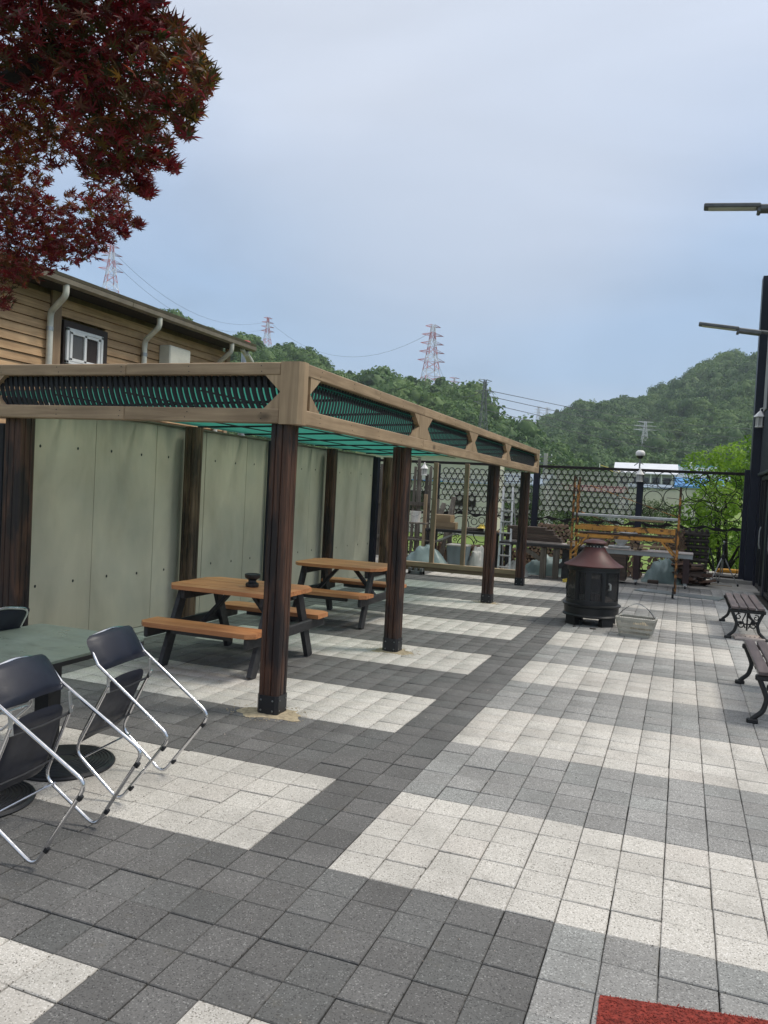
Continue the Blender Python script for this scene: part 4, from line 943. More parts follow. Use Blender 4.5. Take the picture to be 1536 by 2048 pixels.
def pose(e, x, y, phi, th):
    fx, fy = math.cos(phi), math.sin(phi)
    right = Vector((fy, -fx, 0)); fwd = Vector((fx, fy, 0)); up = Vector((0, 0, 1))
    Y = fwd * math.cos(th) - up * math.sin(th); Z = fwd * math.sin(th) + up * math.cos(th)
    m = Matrix((right, Y, Z)).transposed().to_4x4(); m.translation = (x, y, .002); e.matrix_world = m
G_ = 'folding chairs tipped against the table'
chA = make_chair('chrome and navy folding chair tipped forward onto the table, the one nearest the pergola post', G_); 
chB = copy_tree(chA, None, label='tipped navy folding chair nearest the camera, cut by the left edge')
chC = copy_tree(chA, None, label='folding chair on the far side of the table with only its dark back showing')
pose(chA, -2.275, .376, 3.244, .924); pose(chB, -2.13, -.348, 3.24, 1.017); pose(chC, -3.62, .46, .03, .90)
chD = copy_tree(chA, None, label='folding chair mostly hidden by the table, its chrome skid showing beside the column'); pose(chD, -3.66, -.20, -.04, .92)
bpy.context.view_layer.update()

# ================================================================== STOVE
st = empty('fire_stove', (-.70, 7.93, 0), 'black cylindrical outdoor fire stove with a dark red conical hood and mesh windows', 'stove')
MB().lathe([(.0, .115), (.375, .115), (.378, .13), (.36, .15), (.362, .24), (.385, .255), (.388, .275), (.36, .285), (.0, .285)], 40).build('lower_ring', M['blackiron'], st, True, sharp=30)
for k in range(4):
    a = R_(45 + 90 * k); MB().prism([(.36 * math.cos(a - .26), .36 * math.sin(a - .26), 0), (.36 * math.cos(a + .26), .36 * math.sin(a + .26), 0), (.27 * math.cos(a + .3), .27 * math.sin(a + .3), 0), (.27 * math.cos(a - .3), .27 * math.sin(a - .3), 0)], (0, 0, .12)).build('foot', M['blackiron'], st)
# cylindrical body as a frame with four openings
def arc(a0, a1, z0, z1, r0, r1, n=6):
    V = []; F = []
    for q in range(n + 1):
        a = R_(a0 + (a1 - a0) * q / n); c, s = math.cos(a), math.sin(a); V += [(r1 * c, r1 * s, z0), (r1 * c, r1 * s, z1), (r0 * c, r0 * s, z1), (r0 * c, r0 * s, z0)]
    for q in range(n):
        b = q * 4
        for t in range(4): F.append((b + t, b + 4 + t, b + 4 + (t + 1) % 4, b + (t + 1) % 4)[::-1])
    F += [(0, 1, 2, 3)[::-1], (n * 4, n * 4 + 1, n * 4 + 2, n * 4 + 3)]; return V, F
mb = MB()
for z0, z1 in ((.285, .335), (.725, .80)): mb.add(*arc(0, 360, z0, z1, .325, .345, 40))
for k in range(6): c = -120 + 60 * k; mb.add(*arc(c - 5, c + 5, .335, .725, .325, .344, 4))
mb.build('body_frame', M['black'], st, True, sharp=35)
for k in range(6):
    c = -90 + 60 * k
    MB().add(*arc(c - 25, c + 25, .335, .725, .328, .331, 8)).build('mesh_window', M['mesh'], st, True, sharp=35)
mb = MB(); mb.add(*arc(-121, -59, .325, .345, .345, .352, 8)); mb.add(*arc(-121, -59, .715, .735, .345, .352, 8)); mb.add(*arc(-121, -117, .345, .715, .345, .352, 2)); mb.add(*arc(-63, -59, .345, .715, .345, .352, 2)); mb.add(*arc(-99, -88, .345, .715, .345, .349, 3)); mb.build('door_frame', M['black'], st, True, sharp=35)
ax = R_(-48); MB().tube([(.352 * math.cos(ax), .352 * math.sin(ax), .58), (.385 * math.cos(ax), .385 * math.sin(ax), .57), (.385 * math.cos(ax), .385 * math.sin(ax), .51), (.352 * math.cos(ax), .352 * math.sin(ax), .50)], .013, 8).build('door_handle', M['alu'], st, True)
MB().lathe([(.0, .30), (.30, .30), (.29, .33), (.24, .36), (.1, .40), (0, .42)], 24).build('ash_bed', M['stone'], st, True)
MB().lathe([(.375, .785), (.392, .790), (.395, .80), (.33, .835), (.24, .90), (.175, .975), (.145, 1.02), (.140, 1.045), (.130, 1.045), (.165, .965), (.23, .885), (.32, .82), (.375, .785)], 40, cap=False).build('hood', M['stovered'], st, True, sharp=40)
mb = MB(); mb.lathe([(.118, 1.02), (.118, 1.085), (.112, 1.085), (.112, 1.02)], 28, cap=False)
for k in range(16): a = 2 * math.pi * k / 16; mb.lathe([(.009, -.002), (.009, .002)], 8, mi=1); b = len(mb.v) - 16; mb.v[b:] = [(math.cos(a) * (.119 + v[2]) - math.sin(a) * v[0], math.sin(a) * (.119 + v[2]) + math.cos(a) * v[0], 1.053 + v[1]) for v in mb.v[b:]]
mb.build('chimney_collar', [M['black'], M['plastic']], st, True, sharp=30)
MB().lathe([(0, 1.085), (.14, 1.085), (.158, 1.095), (.160, 1.105), (.12, 1.135), (.05, 1.15), (0, 1.152)], 32, cap=False).build('chimney_cap', M['stovered'], st, True, sharp=40)
# basket
bk = empty('shopping_basket', (-.075, 7.28, 0), 'grey plastic slotted basket with a wire handle on the paving beside the stove', 'basket', rz=R_(-6)); 
def rrect(hx, hy, r, z, n=4):
    P_ = []
    for (sx, sy, a0) in ((1, 1, 0), (-1, 1, 90), (-1, -1, 180), (1, -1, 270)):
        for k in range(n + 1): a = R_(a0 + 90 * k / n); P_.append((sx * (hx - r) + r * math.cos(a), sy * (hy - r) + r * math.sin(a), z))
    return P_
def bandmesh(z0, z1, th=.004):
    def rr3(z): t = z / .24; return .185 + .055 * t, .125 + .04 * t
    a, b = rr3(z0), rr3(z1); A = rrect(a[0], a[1], .035, z0); B = rrect(b[0], b[1], .035, z1); A2 = rrect(a[0] - th, a[1] - th, .032, z0); B2 = rrect(b[0] - th, b[1] - th, .032, z1); n = len(A); F = []
    for q in range(n):
        w_ = (q + 1) % n; F += [(q, w_, n + w_, n + q), (2 * n + q, 3 * n + q, 3 * n + w_, 2 * n + w_), (n + q, n + w_, 3 * n + w_, 3 * n + q), (q, 2 * n + q, 2 * n + w_, w_)]
    return A + B + A2 + B2, F
mb = MB(); mb.add([(p[0], p[1], .004) for p in rrect(.185, .125, .035, 0)], [tuple(range(20))])
for z0, z1 in ((0, .035), (.070, .10), (.125, .165), (.205, .225)): mb.add(*bandmesh(z0, z1))
mb.build('basket_shell', M['basket'], bk)
mb = MB()
for s in (-1, 1):
    for k in range(21):
        x = -.17 + .017 * k; mb.bar((x, s * .125, .02), (x * 1.25, s * .160, .215), .0085, .004, up=(0, 1, 0), ch=.001)
    for k in range(14):
        y = -.112 + .0172 * k; mb.bar((s * .185, y, .02), (s * .234, y * 1.2, .215), .004, .0085, up=(1, 0, 0), ch=.001)
mb.build('basket_ribs', M['basket'], bk, kind='stuff')
mb = MB(); mb.add(*bandmesh(.224, .238, .022)); mb.build('rim', M['basket'], bk)
for s, lean in ((-1, .10), (1, -.03)):
    MB().tube(smoothpath([(-.235 + .0, s * .05, .232), (-.13, s * .05 + lean * .7, .35), (.0, s * .04 + lean, .415), (.13, s * .05 + lean * .7, .35), (.235, s * .05, .232)], .09, 6), .004, 6).build('handle', M['alu'] if s > 0 else M['black'], bk, True)
e = empty('brown_pouch', (-.02, 7.27, .02), 'brown cloth bundle lying inside the grey basket', 'cloth bundle'); V, F = pad(.26, .18, .10, .05, .02); MB().add([(v[0], v[2], v[1] + .06 + .012 * math.sin(v[0] * 50)) for v in V], F).build('bundle', M['sand'], e, True)
for (x, y, l, rz, lb) in ((-.62, 7.42, .07, .1, 'short black charred stick on the paving in front of the stove'), (-.86, 7.47, .04, .8, 'small black crumb of charcoal left of the charred stick')):
    mb = MB(); mb.cbox((0, 0, .009), (l, .018, .016), .004); mb.cbox((l * .4, .006, .008), (l * .5, .014, .012), .004); o = mb.build('charcoal_stick', M['darklog'], None, label=lb, cat='charcoal', group='charcoal bits'); o.location = (x, y, 0); o.rotation_euler.z = rz

# ================================================================== BENCHES
def bench(y0, y1, x0, x1, label, Z=.42):
    e = empty('park_bench', ((x0 + x1) / 2, (y0 + y1) / 2, 0), label, 'bench', 'slatted benches along the navy building'); L_ = y1 - y0; W_ = x1 - x0; n = 4; wd = W_ / n
    for k in range(n): MB().cbox((-W_ / 2 + wd * (k + .5), 0, Z - .015), (wd - .018, L_, .032), .005).build('slat', M['slat'], e)
    for s in (-1, 1):
        yy = s * (L_ / 2 - .04); fr = MB().cbox((0, yy, Z - .055), (W_ + .02, .045, .045), .008).build('end_frame', M['blackiron'], e)
        for q in (-1, 1):
            pts_ = [(q * (W_ / 2 - .01), yy, Z - .04), (q * (W_ / 2 - .05), yy, Z - .13), (q * (W_ / 2 - .085), yy, Z - .22), (q * (W_ / 2 - .06), yy, .10), (q * (W_ / 2 + .0), yy, .045), (q * (W_ / 2 + .02), yy, .02)]
            MB().tube(smoothpath(pts_, .03, 3), .020, 8).build('leg', M['blackiron'], e, True, sharp=60); MB().cbox((q * (W_ / 2 + .012), yy, .018), (.085, .05, .036), .010).build('foot_pad', M['blackiron'], e)
        mb = MB()
        for q in (-1, 1):
            sp = [];
            for t in range(22): a = t * .42; rr2 = .052 * (1 - t / 26); sp.append((q * (.075 + rr2 * math.cos(a)), yy, Z - .235 + rr2 * math.sin(a) * 1.0))
            mb.tube(sp, .008, 6); sp = []
            for t in range(18): a = -t * .42 + 2; rr2 = .040 * (1 - t / 22); sp.append((q * (.10 + rr2 * math.cos(a)), yy, Z - .130 + rr2 * math.sin(a)))
            mb.tube(sp, .008, 6); mb.tube([(q * .02, yy, Z - .08), (q * .055, yy, Z - .17), (q * .02, yy, Z - .27)], .008, 6)
        mb.tube([(-W_ / 2 + .09, yy, Z - .20), (0, yy, Z - .225), (W_ / 2 - .09, yy, Z - .20)], .010, 6); mb.tube([(0, yy, Z - .07), (0, yy, Z - .30)], .011, 6); mb.build('scrollwork', M['blackiron'], e, True, sharp=60, kind='stuff')
    return e
bench(7.85, 9.50, 1.035, 1.44, 'farther slatted bench with black scrolled iron ends by the navy building')
bench(3.62, 5.16, 1.005, 1.43, 'nearer slatted bench cut by the right edge, with curled black iron legs')
e = empty('stone_slab', (1.26, 7.98, 0), 'flat pinkish stone slab with a ribbed edge on the ground in front of the farther bench', 'slab')
MB().cbox((0, 0, .022), (.36, .30, .035), .008, rz=R_(8)).build('slab_body', M['stone'], e); mb = MB()
for k in range(6): mb.cbox((-.14 + k * .055, -.11 + .01 * k, .045), (.018, .03, .014), .003)
mb.build('slab_ribs', M['stone'], e, kind='stuff')

# red mat
rg = np.random.RandomState(2); ang = R_(11); ux = Vector((math.cos(ang), math.sin(ang), 0)); vx = Vector((0.02, -1, 0)).normalized(); c0 = Vector((.216, -.412, 0)); e = empty('red_mat', tuple(c0), 'red coiled-plastic floor mat cut by the bottom right edge', 'mat')
MB().prism([tuple(ux * a + vx * b) for a, b in ((0, 0), (1.15, 0), (1.15, .75), (0, .75))], (0, 0, .006)).build('mat_backing', M['redmat'], e)
V = []; F = []
for _ in range(15000):
    a, b = rg.rand() * 1.15, rg.rand() * .75; p = ux * a + vx * b; k = len(V); t = rg.rand() * 6.28; s = rg.uniform(.003, .007); q = Vector((math.cos(t), math.sin(t), 0)) * s; n_ = Vector((-q.y, q.x, 0)).normalized() * .0014; z = rg.uniform(.005, .010); dz = rg.uniform(-.003, .006)
    V += [tuple(p - q - n_ + Vector((0, 0, z))), tuple(p + q - n_ + Vector((0, 0, z + dz))), tuple(p + q + n_ + Vector((0, 0, z + dz))), tuple(p - q + n_ + Vector((0, 0, z)))]; F.append((k, k + 1, k + 2, k + 3))
link('mat_coils', npmesh('mat_coils', V, F, [M['redmat']]), e, kind='stuff')

# ================================================================== SCAFFOLD
e = empty('scaffold', (-.60, 11.9, 0), 'orange and rust rolling scaffold with an aluminium plank behind the stove', 'scaffold')
XL, XR = -.90, .94; YA, YB = -.14, .62
def sb(mb, name, mat, parent=e, smooth=False): return mb.build(name, M[mat], parent, smooth)
for x, z1, z1b in ((XL, 2.10, 2.10), (XR, 1.98, 1.5)):
    for y, zt in ((YA, z1), (YB, z1b)):
        if x == XR and y == YB: zt = 1.5
        sb(MB().tube([(x, y, .16), (x, y, .86)], .022, 10), 'upright', 'scaf' if x < 0 else 'scafpost', smooth=True)
        sb(MB().tube([(x, y, .86), (x + .0, y, zt)], .021, 10), 'upright', 'scafpost', smooth=True)
        c = sb(MB().cbox((x, y + .01, .135), (.045, .07, .10), .008), 'caster', 'scafpost')
        m = MB(); m.lathe([(.02, -.018), (.062, -.018), (.065, -.012), (.065, .012), (.062, .018), (.02, .018)], 18); m.v = [(x + v[2] - .03, y + .03 + v[0], .066 + v[1]) for v in m.v]; m.build('wheel', M['blackiron'], c, True)
for x in (XL, XR):
    for z in (.62, 1.02, 1.30): sb(MB().tube([(x, YA, z), (x, YB, z)], .017, 8), 'end_rung', 'scaf', smooth=True)
    if x < 0: sb(MB().tube([(x + .07, YA, 1.02), (x + .07, YA, 2.0)], .017, 8), 'end_rung', 'scafpost', smooth=True)
for y in (YA, YB):
    for z, th in ((1.165, .075), (1.015, .055)): sb(MB().cbox((.02, y - .02, z), (1.74, .03, th), .004), 'side_rail', 'scaf')
    for s, x in ((1, XL), (-1, XR)): sb(MB().bar((x + s * .01, y - .03, .70), (x + s * .27, y - .03, .99), .03, .03, ch=.003), 'corner_brace', 'scaf')
sb(MB().cbox((.02, .06, 1.395), (1.84, .36, .045), .006), 'deck_plank', 'alu'); sb(MB().cbox((.02, .30, 1.06), (1.70, .28, .03), .004), 'deck_board', 'brownbox')
sb(MB().tube([(XL, YB, 1.45), (XR - .15, YB, .9)], .009, 6), 'cross_brace', 'scafpost', smooth=True); sb(MB().tube([(XL + .2, YB + .02, 1.95), (XR, YB + .02, 1.42)], .007, 6), 'cross_brace', 'scafpost', smooth=True)
for k, (x, l) in enumerate(((.25, .36), (.48, .22), (.60, .16))):
    o = MB().cbox((0, 0, .02), (l, .06, .035), .004).build('offcut', M['tan_x'], None, label=['long pale timber offcut on the scaffold rail', 'short pale timber offcut in the middle of the scaffold rail', 'shortest pale offcut at the right of the scaffold rail'][k], cat='offcut', group='offcuts on the scaffold'); o.location = (-.60 + x, 12.36, 1.315); o.rotation_euler.z = R_(8 * k - 5)
o = MB().lathe([(0, 0), (.15, 0), (.16, .02), (.10, .055), (0, .07)], 20).build('light_dish', M['alu'], None, True, label='grey metal dish lying on the scaffold boards above the stove chimney', cat='dish'); o.location = (-.52, 12.2, 1.078)

# ================================================================== WORKBENCHES
e = empty('rolling_workbench', (-.55, 13.75, 0), 'long rolling workbench with a pale board top and maroon legs behind the scaffold', 'workbench')
MB().cbox((.14, .1, .695), (2.1, .56, .025), .004).build('bench_top', M['pinkboard'], e); MB().cbox((.14, .1, .64), (2.08, .52, .085), .004).build('apron', M['steelplate'], e)
for x in (.13, 1.07):
    for y in (-.12, .30):
        l = MB().cbox((x, y, .355), (.12, .10, .49), .005).build('leg', M['maroon'], e); c = MB().cbox((x, y, .085), (.06, .05, .06), .004).build('caster', M['white'], e)
        m = MB(); m.lathe([(.01, -.014), (.036, -.014), (.036, .014), (.01, .014)], 14); m.v = [(x + v[2], y + v[0], .038 + v[1]) for v in m.v]; m.build('wheel', M['black'], c, True)
MB().cbox((-.32, .1, .36), (.50, .5, .60), .005).build('cabinet', M['brownbox'], e)
e = empty('timber_workbench', (-2.15, 13.6, 0), 'dark timber workbench carrying stacked boards, left of the stove', 'workbench')
MB().cbox((-.15, 0, .68), (1.75, .62, .06), .005).build('bench_top', M['leg'], e); MB().cbox((-.1, .02, .722), (1.5, .5, .015), .002).build('top_sheet', M['pinkboard'], e)
for x in (-.10, .16): MB().cbox((x, -.22, .32), (.12, .10, .64), .004).build('leg', M['grey_wood'], e)
for x in (-.9, .6): MB().cbox((x, .2, .32), (.10, .10, .64), .004).build('leg', M['leg'], e)
MB().bar((-.55, -.22, .62), (-.16, -.22, .38), .05, .09).build('brace', M['grey_wood'], e); MB().bar((.62, -.22, .62), (.22, -.22, .25), .05, .09).build('brace', M['leg'], e)
MB().cbox((.45, -.18, .33), (.35, .03, .60), .004).build('side_board', M['leg'], e)
# stacked boards, stepped
z = .745
for k, (l, x) in enumerate(((1.15, -.45), (1.12, -.46), (1.05, -.50), (.98, -.53), (.96, -.54), (.80, -.62))):
    o = MB().cbox((0, 0, .026), (l, .24, .048), .004).build('stacked_board', M['brownbox'], None, label=['brown board at the bottom of the stepped stack on the timber workbench', 'brown board second from the bottom of the stepped stack', 'brown board third from the bottom of the stepped stack', 'brown board fourth from the bottom of the stepped stack', 'brown board second from the top of the stepped stack', 'short brown board topping the stepped stack on the timber workbench'][k], cat='board', group='boards stacked on the timber workbench'); o.location = (-2.15 + x + .12, 13.55, z); z += .050
o = MB().cbox((0, 0, .03), (.16, .14, .055), .004).build('timber_block', M['tan_x'], None, label='small pale timber block at the right end of the timber workbench', cat='block'); o.location = (-1.72, 13.5, .732)
# mitre saw on the rolling bench
e = empty('mitre_saw', (-.78, 13.72, .708), 'grey mitre saw with a silver guard standing on the rolling workbench', 'saw')
MB().cbox((0, 0, .03), (.42, .26, .05), .008).build('saw_base', M['alu'], e); MB().lathe([(0, .055), (.12, .055), (.12, .07), (0, .075)], 24).build('turntable', M['alu'], e, True)
m = MB(); m.lathe([(0, -.02), (.13, -.02), (.135, 0), (.13, .02), (0, .02)], 28); m.v = [(v[0] + .03, v[2] + .02, v[1] + .20) for v in m.v]; m.build('blade_guard', M['alu'], e, True, sharp=30)
MB().tube([(.03, .06, .2), (.03, .20, .24)], .045, 12).build('motor', M['black'], e, True); MB().tube([(-.02, -.02, .29), (-.10, -.05, .33), (-.15, -.04, .28)], .014, 8).build('saw_handle', M['black'], e, True)
for k, (x, y, l, rz, mt, lb) in enumerate(((-.10, 13.88, .58, -3, 'tan_x', 'pale board lying behind the mitre saw on the rolling workbench'), (-.36, 13.66, .30, 38, 'tan_x', 'pale offcut lying askew right of the mitre saw'), (-.44, 13.62, .22, -30, 'brownbox', 'brown offcut lying askew right of the mitre saw'), (.30, 13.58, .09, 8, 'stone', 'small greyish block on the right of the rolling workbench'))):
    o = MB().cbox((0, 0, .02), (l, .07, .04), .004).build('offcut', M[mt], None, label=lb, cat='offcut', group='offcuts on the rolling workbench'); o.location = (x, y, .709 + (.0 if k else .05)); o.rotation_euler.z = R_(rz)

# ================================================================== TARPS, BINS, LADDER, TRESTLES (behind the studs)
def heap(name, x, y, z0, sx, sy, h, mat, label, cat, seed=1, fold=9):
    n, m2 = 34, 18; V = []; F = []
    for i in range(n + 1):
        for j in range(m2 + 1):
            u, v = -1 + 2 * i / n, -1 + 2 * j / m2; r = math.sqrt(u * u + v * v); q = max(0, 1 - r ** 2.2); nz = noise.noise(Vector((u * 2 + seed, v * 2, seed))) ; f = 1.3 - 2.6 * abs(math.sin((u * 1.2 + v * .7 + nz * 1.3) * fold * .5 + seed)) ** .6
            zz = h * (q ** 1.15) * (1 + .30 * nz + .12 * noise.noise(Vector((u * 5, v * 5, seed * 2.0)))) + (.030 * f * (q ** .4) if q > 0 else 0); V.append((u * sx * (1 + .05 * f), v * sy * (1 + .05 * nz), max(.004, zz)))
    for i in range(n):
        for j in range(m2): F.append((i * (m2 + 1) + j, (i + 1) * (m2 + 1) + j, (i + 1) * (m2 + 1) + j + 1, i * (m2 + 1) + j + 1))
    rimi = [i * (m2 + 1) for i in range(n + 1)] + [n * (m2 + 1) + j for j in range(1, m2 + 1)] + [i * (m2 + 1) + m2 for i in range(n - 1, -1, -1)] + [j for j in range(m2 - 1, 0, -1)]
    b = len(V); V += [(V[q][0], V[q][1], 0) for q in rimi]; L_ = len(rimi)
    for q in range(L_): F.append((rimi[q], b + q, b + (q + 1) % L_, rimi[(q + 1) % L_]))
    F.append(tuple(b + q for q in range(L_)))
    o = MB().add(V, F).build(name, M[mat], None, True, label=label, cat=cat, sharp=70); o.location = (x, y, z0); return o
heap('tarp_heap', .10, 14.7, 0, .46, .30, .50, 'tarp', 'crumpled teal grey tarp heaped under the rolling workbench', 'tarp', 3, 11)
heap('tarp_heap', -2.25, 14.2, 0, .62, .30, .42, 'tarp', 'grey green tarp sagging over things under the timber workbench', 'tarp', 5, 4)
heap('tarp_heap', -4.95, 13.9, 0, .62, .36, .44, 'tarp', 'pale blue green tarp heaped behind the sill beam at the left', 'tarp', 9, 4)
heap('plastic_heap', -3.62, 13.4, 0, .34, .28, .52, 'plastic', 'crumpled white plastic sheeting heaped beside the blue grey bin', 'plastic sheet', 12, 9)
heap('plastic_heap', -2.85, 13.5, 0, .30, .25, .34, 'plastic', 'white plastic sheeting bundled at the foot of the aluminium ladder', 'plastic sheet', 15, 8)
o = MB().add(*[*bandmesh(0, .22, .006)]).build('storage_bin', M['bin'], None, label='blue grey plastic bin between the two timber studs', cat='bin'); o.scale = (.95, 1.2, 2.5); o.location = (-4.02, 13.2, 0)
m = MB(); m.cbox((0, 0, .02), (.36, .28, .04), .01); o2 = m.build('bin_floor', M['bin'], o)
m = MB(); m.cbox((0, 0, .225), (.47, .34, .012), .004); m.build('bin_lid', M['plastic'], o)
e = empty('step_ladder', (-3.05, 13.55, 0), 'grey aluminium ladder leaning behind the third pergola post', 'ladder')
for s in (-1, 1):
    MB().bar((s * .12 + .05, -.5, 0), (s * .10 - .10, .25, 1.85), .045, .03).build('stile', M['alu'], e); MB().bar((s * .17 + .03, .30, 0), (s * .10 - .10, .28, 1.80), .035, .025).build('stile', M['alu'], e)
    MB().cbox((s * .12 + .05, -.5, .03), (.06, .06, .06), .01).build('rubber_foot', M['black'], e)
for k in range(7): t = .1 + k * .125; MB().cbox((.05 - .15 * t, -.5 + .75 * t, 1.85 * t), (.23, .07, .03), .004).build('rung', M['alu'], e)
e = empty('trestle_table', (-4.15, 14.4, 0), 'black trestle table loaded with boards behind the timber studs', 'table')
MB().cbox((0, 0, .80), (1.9, .7, .06), .004).build('table_top', M['black'], e)
for x in (-.85, .62, .85):
    for y in (-.3, .3): MB().cbox((x, y, .385), (.06, .06, .77), .004).build('leg', M['black'], e)
MB().bar((-.85, -.3, .45), (-.2, -.3, .76), .03, .04).build('brace', M['alu'], e)
for k, (x, y, z, l, d, h, rz, mt, lb) in enumerate(((-.55, 0, .83, .55, .3, .16, 4, 'tan_x', 'lower pale timber crate on the left of the trestle table'), (-.60, .02, .995, .45, .28, .16, -5, 'tan_x', 'upper pale timber crate on the left of the trestle table'), (.10, .05, .83, .50, .35, .07, 12, 'grey_wood', 'flat weathered board pile in the middle of the trestle table'), (.60, -.05, .83, .30, .2, .04, -8, 'tan_x', 'thin pale board at the right of the trestle table'))):
    o = MB().cbox((0, 0, h / 2), (l, d, h), .004); o.cbox((0, -d / 2 - .004, h * .5), (l * .98, .006, h * .4), .002); o = o.build('timber_crate' if k < 2 else 'timber_board', M[mt], None, label=lb, cat='crate' if k < 2 else 'board'); o.location = (-4.15 + x, 14.4 + y, z); o.rotation_euler.z = R_(rz)
o = heap('yellow_cloth', -3.80, 14.25, .905, .10, .08, .08, 'yellow', 'small yellow cloth on the board pile of the trestle table', 'cloth', 4, 5)
e = empty('white_bucket', (-5.35, 14.2, .95), 'white plastic bucket on the shelf at the left end of the trestle clutter', 'bucket'); MB().lathe([(0, 0), (.10, 0), (.125, .24), (.13, .25), (.12, .25), (.095, .02), (0, .015)], 22, cap=False).build('bucket_body', M['white'], e, True); MB().tube([(-.12, 0, .22), (-.09, -.1, .16), (0, -.14, .13), (.09, -.1, .16), (.12, 0, .22)], .004, 6).build('bucket_handle', M['alu'], e, True)
e = empty('rough_shelf', (-5.35, 14.2, 0), 'rough timber shelf frame at the left carrying the white bucket', 'shelf')
MB().cbox((0, 0, .93), (.6, .35, .035), .004).build('shelf_board', M['grey_wood'], e); MB().cbox((.18, 0, .55), (.9, .3, .03), .004).build('shelf_board', M['grey_wood'], e)
for x in (-.26, .26): MB().cbox((x, -.12, .80), (.07, .07, 1.6), .004).build('shelf_post', M['tan_wood'], e)
# weathered vertical boards stood against the fence
rg = np.random.RandomState(6)
e = empty('driftwood_screen', (-6.0, 15.3, 0), 'screen of weathered grey boards standing beside the left fence post', 'screen')
for k in range(22):
    x = -1.5 + k * .105 + rg.normal() * .01; h = 2.25 + rg.normal() * .10; z0 = 0.02; m = MB(); m.bar((x, rg.normal() * .03, z0), (x + rg.normal() * .05, .05 + rg.normal() * .02, h), .095 * rg.uniform(.7, 1), .022, up=(0, 1, 0), ch=.004); m.build('board', M['grey_wood'], e)
for z in (.5, 1.35): MB().cbox((-.45, -.05, z), (2.2, .04, .09), .004).build('batten', M['grey_wood'], e)
for k, (x, ln) in enumerate(((-4.9, .16), (-5.05, -.10), (-5.2, .22), (-4.72, -.04))):
    o = MB().bar((0, 0, 0), (ln, .35, 1.55 - k * .08), .11, .025, up=(0, 1, 0)).build('leaning_plank', M['grey_wood'], None, label=['weathered plank leaning left of the first timber stud', 'weathered plank leaning behind the white bucket', 'most slanted weathered plank leaning on the driftwood screen', 'weathered plank leaning nearest the left fence post'][k], cat='plank', group='planks leaning at the fence'); o.location = (x, 14.85, .02)
# two white lanterns and the dome camera
def lantern(x, y, z, label, s=1.0):
    e = empty('lantern', (x, y, z), label, 'lantern', 'white lanterns')
    MB().lathe([(.02, 0), (.075, .0), (.078, .012), (.06, .02)], 6).build('lantern_base', M['white'], e)
    for k in range(6): a = math.pi * k / 3; MB().cbox((.066 * math.cos(a), .066 * math.sin(a), .09), (.010, .010, .15), .002, rz=a).build('glazing_bar', M['white'], e)
    MB().lathe([(.055, .02), (.055, .16)], 6).build('lantern_glass', M['plastic'], e); MB().lathe([(.10, .165), (.09, .18), (.035, .25), (.028, .27), (.018, .28), (.02, .30), (.0, .32)], 6, cap=False).build('lantern_roof', M['white'], e); return e
lantern(-.575, 15.98, 2.14, 'white six-sided lantern on the fence post below the dome camera'); lantern(-5.52, 15.2, 2.05, 'white six-sided lantern at the left, half behind the second pergola post')
e = empty('dome_camera', (-.60, 16.1, 2.45), 'white dome security camera on a bracket above the fence post', 'camera')
MB().tube([(0, 0, 0), (0, 0, .28)], .018, 8).build('stalk', M['steelplate'], e, True); MB().lathe([(.0, .42), (.06, .415), (.10, .38), (.108, .33), (.10, .30), (.085, .29)], 22, cap=False).build('housing', M['white'], e, True)
MB().lathe([(.085, .30), (.08, .255), (.05, .225), (0, .215)], 20, cap=False).build('dome', M['glass'], e, True); MB().tube([(-.12, 0, .06), (-.05, 0, .12), (0, 0, .14), (.08, 0, .10)], .012, 6).build('bracket', M['steelplate'], e, True)

# ================================================================== LOG PILES
def logpile(name, x, y, w_, h_, r, depth, label, mat='bark', seed=1, limit=400):
    rg = np.random.RandomState(seed); e = empty(name, (x, y, 0), label, 'log pile'); n = 0; row = 0; z = r
    protos_ = []
    for k in range(5):
        m = MB(); N = 9; ph = rg.rand() * 6; V = []
        for yy in (0, 1):
            for q in range(N): a = 2 * math.pi * q / N; rr2 = 1 + .12 * math.sin(2 * a + ph) + .07 * rg.normal(); V.append((rr2 * math.cos(a), yy, rr2 * math.sin(a)))
        m.add(V, [tuple(range(N))], 1); m.f += [(q, q + N, (q + 1) % N + N, (q + 1) % N) for q in range(N)]; m.m += [0] * N; m.f.append(tuple(N + q for q in range(N))[::-1]); m.m.append(1)
        me = m.mesh('log'); me.materials.append(M[mat]); me.materials.append(M['logend']); protos_.append(me)
    while z < h_ * 1.02:
        xx = -w_ / 2 + (r if row % 2 else 0) + r * .3; top = h_ - .10 * abs(math.sin(row)) * 0
        while xx < w_ / 2 - r:
            hh2 = h_ * (1 - .35 * max(0, abs(xx / (w_ / 2)) - .6) / .4)
            if z < hh2:
                s = r * rg.uniform(.75, 1.02); o = link('log', protos_[rg.randint(5)], e); o.location = (xx + rg.normal() * r * .12, -depth / 2 + rg.normal() * .025, z + rg.normal() * r * .1); o.scale = (s, depth, s); o.rotation_euler.y = rg.rand() * 6; n += 1
            xx += 2 * r
        z += 1.74 * r; row += 1
    return e
logpile('log_pile', -2.35, 15.15, 1.15, 1.05, .047, .35, 'pile of small round reddish logs seen end-on behind the timber workbench', seed=2)
logpile('log_pile', -1.05, 15.35, 1.5, 1.10, .062, .35, 'long pile of round logs behind the stove and the rolling workbench', seed=3)
logpile('log_pile', .15, 15.4, .8, 1.02, .05, .35, 'dark log pile between the lantern post and the long black logs', 'darklog', seed=4)
logpile('log_pile', -4.1, 15.5, 3.0, .42, .05, .3, 'low row of small logs along the foot of the fence behind the studs', seed=5)
